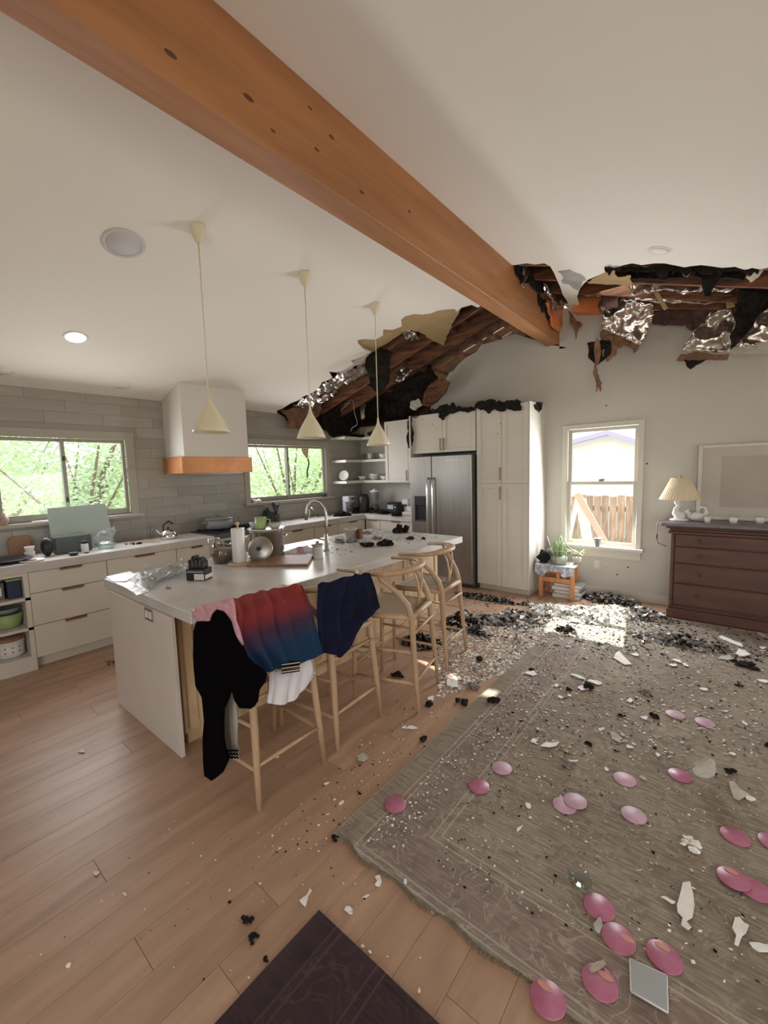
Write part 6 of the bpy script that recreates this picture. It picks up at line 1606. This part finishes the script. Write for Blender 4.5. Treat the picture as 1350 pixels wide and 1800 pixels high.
big = [
 (1206,1592,24,70,.12,'long white plaster shard standing out near the lower right of the rug',M_gyp),
 (1178,1583,34,7,.5,'thin curved white sliver left of the long shard',M_gyp),
 (1300,1636,26,44,.3,'white plaster shard at the lower right between the long shard and the photo edge',M_gyp),
 (1336,1664,32,10,.15,'narrow white shard lowest at the right edge',M_gyp),
 (1205,1625,18,10,.8,'small white tip below the long plaster shard',M_gyp),
 (1302,1390,40,16,.7,'greyish plaster strip right of the upright plaster chunk',M_gypg),
 (1320,1404,22,8,.35,'short plaster sliver at the lower end of the greyish strip',M_gyp),
 (966,1309,32,8,-.25,'long thin white shard near the rug\'s left inner border',M_gyp),
 (939,1301,14,9,0,'small white chip left of the long thin shard',M_gyp),
 (1084,1297,26,17,.6,'beige plaster chunk in the upper middle of the rug',M_gypg),
 (1093,1290,14,8,.3,'small beige plaster chip behind the beige chunk',M_gypg),
 (1058,1282,12,7,0,'pale chip left of the beige chunk',M_gyp),
 (1106,1312,16,6,.3,'thin pale chip right of the beige chunk',M_gyp),
 (1156,1326,13,11,.2,'white chip above the disc that touches the plaster chunk',M_gyp),
 (1287,1324,20,6,.1,'thin white flake at the right half of the rug',M_gyp),
 (928,1415,15,11,.4,'white triangular chip between the left border discs and the overlapping pair',M_gyp),
 (912,1456,16,6,-.7,'small white stick below the triangular chip',M_gyp),
 (1007,1337,18,4,.05,'thin white flake by the black spot in the mid rug',M_gyp),
 (1066,1352,9,8,.5,'tiny white chip left of the lone pale disc',M_gyp),
 (1130,1367,16,10,.7,'brown-grey plaster crumb right of the lone pale disc',M_gypg),
 (612,1600,19,14,.6,'square white plaster chip near the small rug\'s corner',M_gyp),
 (664,1549,12,22,.3,'curved white shard on the boards beside the big rug\'s corner',M_gyp),
 (713,1549,6,16,.1,'thin white chip on the big rug\'s front edge',M_gyp),
 (536,1579,10,32,.7,'long white sliver on the wooden floor left of the small rug corner',M_gyp),
 (643,1576,13,6,-.2,'small white chip between the curved shard and the square chip',M_gyp),
 (761,1604,8,7,.5,'small pale chip at the big rug\'s front edge',M_gyp),
 (650,1673,9,9,.3,'white chip on the small rug\'s right edge, lower',M_gyp),
 (638,1663,7,8,.3,'white chip on the small rug\'s right edge, upper',M_gyp),
 (737,1741,7,12,.3,'small white chip on the wooden floor at the bottom centre',M_gyp),
 (457,1553,7,7,.3,'small white chip left of the long sliver on the floor',M_gyp),
 (711,1278,12,7,.2,'left white flake of the pair below the third stool',M_gyp),
 (724,1279,18,9,.1,'right white flake of the pair below the third stool',M_gyp),
 (637,1331,34,20,0,'grey translucent plaster disc fragment on the boards by the second stool',M_gypg),
 (600,1412,13,6,-.4,'white chip on the boards left of the dark pink disc, lower',M_gyp),
 (573,1377,12,4,-.4,'white chip on the boards left of the dark pink disc, upper',M_gyp),
 (486,1330,10,7,0,'white chip on the boards under the nearest stool',M_gyp),
 (144,1321,12,7,0,'white chip alone on the boards at far left',M_gyp),
 (170,1534,12,9,0,'white chip alone on the boards at lower left',M_gyp),
 (219,1571,8,6,.3,'tiny white chip right of the lower left one',M_gyp),
 (120,1697,8,14,.7,'small white sliver on the boards near the bottom left',M_gyp),
 (795,1200,30,26,.4,'large bluish-white plaster lump by the farthest stool\'s feet',M_gyp),
 (758,1228,14,12,.2,'small white chunk beside the dark crumb under the stools',M_gyp),
 (1023,1209,28,12,.1,'pinkish-white oval plate fragment in the upper middle of the rug',M_pinkl),
 (1018,1190,30,8,.35,'long pale flat shard above the oval fragment',M_gyp),
 (1046,1199,36,7,.2,'long pale shard right of the dark scrap',M_gyp),
 (1093,1158,40,20,.55,'cream paper-like sheet at the tip of the sunlit patch',M_gyp),
 (1115,1151,18,7,.1,'small cream chip right of the cream sheet',M_gyp),
 (932,1183,26,9,.1,'pale flake on the rug near its far left edge',M_gyp),
 (978,1204,13,9,.3,'pale chip left of the oval fragment',M_gyp),
 (1288,1128,52,11,.35,'long cream sheet on the floor before the dresser',M_gyp),
 (1303,1148,34,14,.15,'cream rectangular sheet before the dresser, nearer one',M_gyp),
 (1277,1156,32,14,.2,'grey sheet left of the cream rectangular one',M_gypg),
 (1342,1139,14,6,.1,'cream scrap at the right photo edge before the dresser',M_gyp),
 (1340,1116,26,9,.35,'pinkish sheet at the right photo edge beside the dresser base',M_pinkl),
 (1189,1161,20,7,.3,'pale flake below the foil heap in the far right part of the rug',M_gyp),
 (1182,1169,16,6,0,'thin pale flake in the far right part of the rug',M_gyp),
 (1204,1168,14,7,.3,'small pale flake right of the thin one',M_gyp),
 (1237,1211,16,5,.1,'white flake in the right half of the rug above the farthest discs',M_gyp),
 (1340,1197,26,7,.15,'pale stick at the right photo edge on the rug',M_gyp),
 (1133,1262,16,7,.1,'pale chip left of the farthest pink disc by a black scrap',M_gyp),
 (1310,1272,14,5,.6,'thin pale sliver right of the farthest discs',M_gyp),
 (1108,1230,12,10,0,'pale chip in the bluish worn area of the rug',M_gyp),
 (1230,1280,18,4,.05,'faint pale sliver under the second farthest disc',M_gypg),
 (985,1225,14,8,.2,'pale chip near the rug\'s inner border line',M_gyp),
 (1000,1222,9,5,.2,'tiny pale chip near the rug\'s inner border line',M_gyp),
]
for (px, py, w_, h_, a, lb, mm) in big: chip(px, py, w_, h_, a, lb, mm, th=.005 if w_ > 14 else .003)
# upright plaster chunk
b = MB(); c0 = at(1238, 1378, z=ZG); pl_ = FP(c0.x, c0.y)
pxsheet(b, [(1216,1366),(1222,1358),(1240,1350),(1247,1346),(1256,1352),(1258,1366),(1256,1378),(1244,1383),(1230,1379),(1220,1374)], pl_, th=.02, crumple=.01, seed=70, amp=.004, depth=1)
dz = min(v[2] for v in b.v)-ZG; b.v = [(x_, y_, z_-dz) for x_, y_, z_ in b.v]
based(b, 'plaster_chunk', M_gypg, (c0.x, c0.y, ZG), 'thick cream plaster chunk standing on edge on the rug', 'debris')
b = MB(); c = at(1212, 1486, z=ZG)
for k in range(9): b.rock((c.x+R.uniform(-.025, .025), c.y+R.uniform(-.04, .04), ZG+.012), R.uniform(.010, .018), k, 1, .4, (1.4, .8, .6))
based(b, 'plaster_lumps', M_gyp, (c.x, c.y, ZG), 'cluster of white plaster lumps left of the dark pink disc at right', 'debris')
darks = [(435,1617,18,'largest black char drop on the boards left of the small rug'),(448,1652,16,'second black char drop nearer the small rug'),(404,1585,7,'tiny black char drop farthest from the small rug'),(467,1688,9,'black crumb by the small rug\'s left edge'),(832,1210,34,'grey-black sheet of char beside the big white plaster lump'),(811,1236,24,'dark char scrap just off the rug\'s left edge'),(871,1233,24,'dark char scrap on the rug\'s left edge'),(746,1300,20,'dark char lump at the rug\'s edge near the white flake pair'),(753,1240,18,'dark crumb under the stools beside the white chunk'),(758,1168,14,'dark crumb between the third and fourth stools'),(700,1188,26,'brown-black lump under the third stool'),(1036,1209,22,'dark red-brown scrap on the oval plate fragment'),(999,1213,12,'small black scrap left of the oval fragment'),(1138,1219,20,'elongated dark scrap in the upper right middle of the rug'),(1152,1262,20,'black crumb cluster left of the farthest pink disc'),(1037,1309,16,'round black lump below the beige plaster chunk'),(997,1346,22,'black lump left of the lone pale disc'),(1092,1258,11,'small black lump in the middle of the rug'),(1284,1358,16,'dark brown lump behind the greyish plaster strip'),(1310,1171,28,'dark flat scrap near the right photo edge before the dresser'),(1292,1163,12,'small dark lump left of the dark flat scrap'),(1298,1205,9,'small dark crumb above the farthest discs'),(590,1474,14,'dark crumb at the big rug\'s left corner'),(935,1178,12,'black crumb on the pale flake near the rug\'s far left edge'),(632,1395,6,'tiny dark crumb on the boards by the grey disc fragment'),(1350,1310,14,'black scrap at the right photo edge'),(840,1160,24,'dark crumb in the dusty area beyond the farthest stool'),(1252,1360,10,'dark crumb behind the upright chunk')]
for k, (px, py, wp, lb) in enumerate(darks):
    lump(px, py, wp, 300+k, lb, M_ash if k in (4, 13, 16) else M_char, z=zf(px, py), n=7, flat=.35 if k in (4, 19) else .55)
def heap(px, py, wx, wy, h, n, mats, seed, label, sz=.05, name='debris_heap'):
    """heap of shards; footprint given by its width and depth in metres"""
    rr_ = random.Random(seed); c = at(px, py, z=0); z0 = 0.0012 if not (c.x > RX0 and c.y < RY1) else ZG
    b = MB()
    for k in range(n):
        a = rr_.uniform(0, 6.28); q = rr_.random()**.6; 
        q *= 1+.35*noise.noise(Vector((cos(a)*1.5, sin(a)*1.5, seed)))
        x_ = c.x+cos(a)*q*wx/2; y_ = min(c.y+sin(a)*q*wy/2, YB-.02)
        hh = h*max(0, 1-q*q)*rr_.random()
        s_ = sz*rr_.uniform(.25, 1)
        u = Vector((rr_.gauss(0, 1), rr_.gauss(0, 1), rr_.gauss(0, .45))).normalized(); v = u.cross(Vector((rr_.gauss(0, 1), rr_.gauss(0, 1), rr_.gauss(0, 1)))).normalized(); w_ = u.cross(v)*rr_.uniform(.08, .35)
        b.cur = rr_.choice(mats)
        p = Vector((x_, y_, z0+hh)); P = [p+u*s_, p+v*s_*.6, p-u*s_*.8, p-v*s_*.5, p+w_*s_+u*s_*.2]
        P = [Vector((t_.x, min(t_.y, YB-.016), max(t_.z, z0))) for t_ in P]
        b.add(P, [(0, 1, 4), (1, 2, 4), (2, 3, 4), (3, 0, 4), (3, 2, 1, 0)])
    o = b.obj(name, [M_char, M_gyp, M_ash, M_foil, M_gypg], None, off=c); o.location = c
    return setp(o, label, 'debris', None, 'stuff')
C_, W_, A_, F_, G_g = 0, 1, 2, 3, 4
heap(815, 1098, .42, .45, .14, 420, [C_, C_, A_, G_g], 1, 'black charred heap beside the farthest stool\'s feet', .06)
heap(862, 1092, .45, .25, .05, 220, [A_, A_, C_, G_g], 2, 'grey-green ash heap between the black heap and the bluish one', .07)
heap(912, 1090, .55, .45, .09, 520, [C_, A_, F_, A_, W_, G_g], 3, 'bluish foil and char heap on the boards left of the sunlit patch', .06)
heap(850, 1052, .9, .22, .05, 420, [C_, C_, A_, A_], 4, 'dark char strewn along the foot of the pantry and refrigerator', .05)
heap(945, 1066, .5, .16, .03, 200, [C_, A_, A_], 5, 'thin dark char strip in front of the plant stand', .04)
heap(1075, 1058, .75, .30, .10, 560, [C_, A_, A_, C_, G_g], 6, 'black char heap against the baseboard under the tall window', .05)
heap(1000, 1082, .85, .50, .05, 800, [W_, W_, W_, G_g, A_], 7, 'sunlit white plaster rubble in front of the plant stand', .07)
heap(1080, 1082, .55, .45, .08, 620, [W_, W_, A_, W_, G_g], 8, 'sunlit white rubble rings beneath the tall window', .06)
heap(1133, 1087, .40, .30, .10, 380, [C_, F_, A_, A_, W_], 9, 'dark foil and char heap between the window and the dresser', .06)
heap(1146, 1124, .45, .26, .03, 260, [W_, F_, A_, G_g], 10, 'pale foil flakes on the rug before the dresser\'s left corner', .04)
heap(1205, 1134, .55, .28, .06, 360, [C_, A_, F_, G_g, A_], 11, 'dark grey-green foil heap on the rug in front of the dresser', .06)
heap(995, 1112, .20, .12, .06, 90, [C_, C_, A_], 12, 'black curled scrap in the sunlit patch', .05)
heap(1022, 1078, .10, .10, .07, 50, [C_, A_], 13, 'small black clump standing in the white rubble', .05)
heap(970, 1076, .10, .08, .05, 40, [C_], 14, 'small black clump at the left of the white rubble', .04)
heap(843, 1116, .25, .12, .04, 90, [C_, A_], 15, 'charred scraps in front of the black heap near the stool', .04)
heap(740, 1130, .40, .35, .07, 260, [C_, C_, A_], 16, 'char heap on the boards behind the stools', .05)
heap(195, 1165, .18, .10, .008, 60, [C_, A_], 17, 'fine dark grit on the boards by the island\'s left corner', .012)
CM = [M_char, M_gyp, M_ash, M_gypg]
crumbs('plaster_crumbs', 'dense pale plaster crumbs dusting the boards beyond the stools', [(770,1230),(905,1175),(985,1085),(770,1110)], .001, 3600, .026, [M_gyp, M_gyp, M_gypg, M_gypg, M_ash], 21)
crumbs('plaster_crumbs', 'dense pale crumbs under the tall window in the sunlight', [(900,1130),(1110,1150),(1180,1080),(930,1060)], ZG, 2200, .022, [M_gyp, M_gyp, M_gypg, M_ash], 22)
crumbs('plaster_crumbs', 'plaster crumbs sprinkled across the far half of the rug', [(840,1330),(1345,1330),(1345,1140),(960,1135)], ZG, 3400, .016, [M_gyp, M_gyp, M_gypg, M_gypg, M_gypg, M_ash, M_ash, M_gypg, M_char], 23)
crumbs('plaster_crumbs', 'plaster crumbs sprinkled across the near half of the rug', [(760,1540),(1345,1780),(1345,1330),(840,1330)], ZG, 900, .010, [M_gyp, M_gypg, M_gypg, M_char], 24)
crumbs('plaster_crumbs', 'plaster crumbs on the rug\'s left border', [(640,1480),(700,1500),(990,1150),(960,1130)], ZG, 1100, .011, [M_gyp, M_gypg, M_ash], 25)
crumbs('plaster_crumbs', 'pale crumbs on the boards between the stools and the rug', [(430,1520),(600,1480),(850,1230),(700,1230)], .001, 420, .009, [M_gyp, M_gyp, M_gypg, M_char, M_char], 26)
crumbs('plaster_crumbs', 'sparse pale crumbs on the boards in the foreground', [(20,1700),(850,1790),(600,1480),(300,1400)], .001, 160, .006, [M_gyp, M_gyp, M_gypg, M_char], 27)
crumbs('char_crumbs', 'black crumbs scattered between the pantry and the dresser', [(800,1120),(1340,1170),(1175,1070),(800,1040)], ZG, 900, .026, [M_char, M_ash, M_char], 28)
crumbs('char_crumbs', 'dark ash strewn along the foot of the dresser', [(1130,1125),(1350,1180),(1350,1115),(1165,1085)], ZG, 900, .022, [M_char, M_ash, M_ash], 33)
crumbs('char_crumbs', 'dark crumbs on the farthest stool\'s woven seat', [(755,1030),(788,1030),(790,1015),(760,1012)], .70, 70, .02, [M_char, M_ash], 29)
crumbs('char_specks', 'dark crumbs fallen on the third stool\'s woven seat', [(690,1062),(745,1066),(752,1044),(712,1040)], .70, 40, .012, [M_char, M_ash, M_gypg], 30)

# ------------------------------------------------------------------ outside
S(MB().box(-60, 60, -40, 90, -.5, -.35).obj('ground', M_lawn))
t = thing('neighbour_house', 'white neighbouring house with a lilac-edged gable seen through the tall window', 'house', (-2.2, 13.5, -.35))
pk = at(1072, 757, y=13); e0 = at(985, 780, y=13); e1 = at(1180, 790, y=13)
MB().prism([(e0.x-2, 13, -.35), (e1.x+2, 13, -.35), (e1.x+2, 13, e1.z-.45), (pk.x, 13, pk.z-.12), (e0.x-2, 13, e0.z-.45)], (0, 5, 0)).obj('gable_wall', M_siding, t)
for (p, q) in ((pk, e0), (pk, e1)):
    d = (q-p); q2 = p+d*2.2
    MB().prism([(p.x, 12.7, p.z-.12), (q2.x, 12.7, q2.z-.12), (q2.x, 12.7, q2.z), (p.x, 12.7, p.z)], (0, 6, 0)).obj('roof_slope', M_lilac, t)
ft = at(1060, 872, y=9.2).z; 
t = thing('wooden_fence', 'weathered brown board fence outside the tall window', 'fence', (-2, 9.2, -.35))
x_ = at(985, 900, y=9.2).x-1.2
xe = at(1135, 900, y=9.2).x+.6
k = 0
while x_ < xe:
    MB().box(x_, x_+.125, 9.2+.006*(k % 2), 9.225+.006*(k % 2), -.4, ft+R.uniform(-.02, .02)).obj('board', M_fence, t); x_ += .142; k += 1
MB().box(-5, 2, 9.23, 9.27, ft-.3, ft-.2).obj('rail', M_fence, t); MB().box(-5, 2, 9.23, 9.27, .0, .1).obj('rail', M_fence, t)
t = thing('garden_trellis', 'leaning white triangular panel with a pink-edged board by the fence', 'trellis', (-1.9, 8.3, -.35))
PY = dict(y=8.3); a, b_, c = at(1014, 868, **PY), at(1062, 952, **PY), at(996, 952, **PY)
def pl_bar(p, q, w_, m, nm, d=.03): 
    u = (q-p).normalized(); s_ = Vector((-u.z, 0, u.x))*w_; MB().prism([p-s_, p+s_, q+s_, q-s_], (0, d, 0)).obj(nm, m, t)
pl_bar(a, b_+(b_-a)*.4, .055, mat('pinkish_board', (.62, .44, .40), .8), 'slanted_board'); dv = Vector((0, .11, 0)); pl_bar(a+dv, c+(c-a)*.4+dv, .04, M_siding, 'slanted_board')
d_ = at(1030, 952, **PY); dv = Vector((0, .05, 0)); pl_bar(a+(b_-a)*.12+dv, d_+(d_-a)*.4+dv, .09, M_siding, 'white_panel')
b = MB()
for k in range(60): b.rock((R.uniform(-1.3, -.5), 8.9+R.uniform(-.1, .1), -.2+R.random()*.5), R.uniform(.03, .06), k, 1, .4)
based(b, 'low_bush', M_leaf, (-.9, 8.9, -.35), 'low green weeds along the fence outside the tall window', 'bush')

def tree(name, x, y, h, cr_, nl, ls, m, label, seed, trunk=True, flat=1.0, gap=.0):
    rr_ = random.Random(seed)
    t = thing(name, label, 'tree', (x, y, -.35), 'trees outside the kitchen windows')
    if trunk:
        tb = MB()
        base = Vector((x, y, -.35))
        for k in range(9):
            a = rr_.uniform(0, 6.28); e = Vector((x+cos(a)*cr_*.8, y+sin(a)*cr_*.8, h*rr_.uniform(.55, 1.0)))
            mid = base.lerp(e, .5)+Vector((rr_.uniform(-.2, .2), rr_.uniform(-.2, .2), .3))
            fork = base+Vector((0, 0, .4+.06*k))
            P = [base if k == 0 else fork, fork.lerp(mid, .6), mid, e]
            tb.tube([cr([Vector(q) for q in P], j/8) for j in range(9)], [.05*(1-j/9)+.008 for j in range(9)], 6)
        tb.obj('trunk', M_bark, t)
    b = MB()
    cl_n = 46
    cs = []
    for k in range(cl_n):
        while True:
            q = Vector((rr_.uniform(-1, 1), rr_.uniform(-1, 1), rr_.uniform(-1, 1)))
            if q.length < 1: break
        cs.append((Vector((x+q.x*cr_*.85, y+q.y*cr_*flat*.85, h*.5+q.z*h*.46)), rr_.uniform(.25, .5)*cr_))
    for k in range(nl):
        c, r_ = cs[rr_.randrange(cl_n)]
        d = Vector((rr_.gauss(0, 1), rr_.gauss(0, 1), rr_.gauss(0, 1))).normalized()*r_*rr_.random()**.4
        p = c+d
        if p.z < -.3: continue
        u = Vector((rr_.gauss(0, 1), rr_.gauss(0, 1), rr_.gauss(0, .6))).normalized(); v = u.orthogonal().normalized()*.5
        s_ = ls*rr_.uniform(.6, 1.3)
        b.add([p-u*s_, p+v*s_, p+u*s_, p-v*s_], [(0, 1, 2, 3)])
    o = b.obj('foliage', m, t); o['kind'] = 'stuff'
    return t
tree('garden_tree', -10.0, 2.6, 3.6, 1.5, 5200, .055, M_leaf2, 'pale leafy tree filling the left pane of the left window', 1)
tree('garden_tree', -10.6, 4.2, 3.0, 1.3, 3600, .055, M_leaf, 'branchy tree in the right pane of the left window', 2)
tree('garden_tree', -12.5, 1.6, 4.0, 1.8, 3800, .07, M_leaf, 'taller tree farther out at the left window\'s edge', 3)
tree('garden_tree', -10.0, 7.9, 3.8, 1.6, 5200, .055, M_leaf, 'bright green tree in the left pane of the small window', 4)
tree('garden_tree', -10.4, 9.9, 3.6, 1.6, 4600, .055, M_leaf2, 'paler tree in the right pane of the small window', 5)
tree('hedge_bush', -14.5, 3.5, 2.6, 2.6, 5200, .08, M_leaf2, 'broad pale hedge behind the trees of the left window', 6, False)
tree('hedge_bush', -14.5, 7.0, 2.4, 2.6, 4200, .08, M_leaf, 'broad green hedge between the two kitchen windows\' views', 7, False)
tree('hedge_bush', -14.5, 12.0, 3.4, 3.0, 5200, .08, M_leaf, 'broad green hedge behind the trees of the small window', 8, False)

sb = MB()
for px, py in ((845,772),(848,795),(875,762),(880,745),(855,1002),(895,1008),(877,1018),(870,1028),(862,858),(900,1000),(790,790),(742,738),(760,746)):
    c = at(px, py, y=5.268); sb.rock((c.x, 5.268, c.z), R.uniform(.004, .009), px, 1, .3, (1, .3, 1))
setp(sb.obj('soot_specks', M_char), 'small soot specks stuck on the white pantry and refrigerator cabinet doors', 'soot', None, 'stuff')
sb = MB()
for px, py in ((1066,713),(1105,735),(1137,815),(1066,998),(1105,1045),(1104,997),(1065,1052),(1085,1010),(1010,1048),(1150,1049)):
    c = at(px, py, y=YB-.002); sb.rock((c.x, YB-.003, c.z), R.uniform(.005, .011), px, 1, .3, (1, .3, 1))
setp(sb.obj('soot_specks', M_char), 'small soot specks on the far wall around the tall window', 'soot', None, 'stuff')
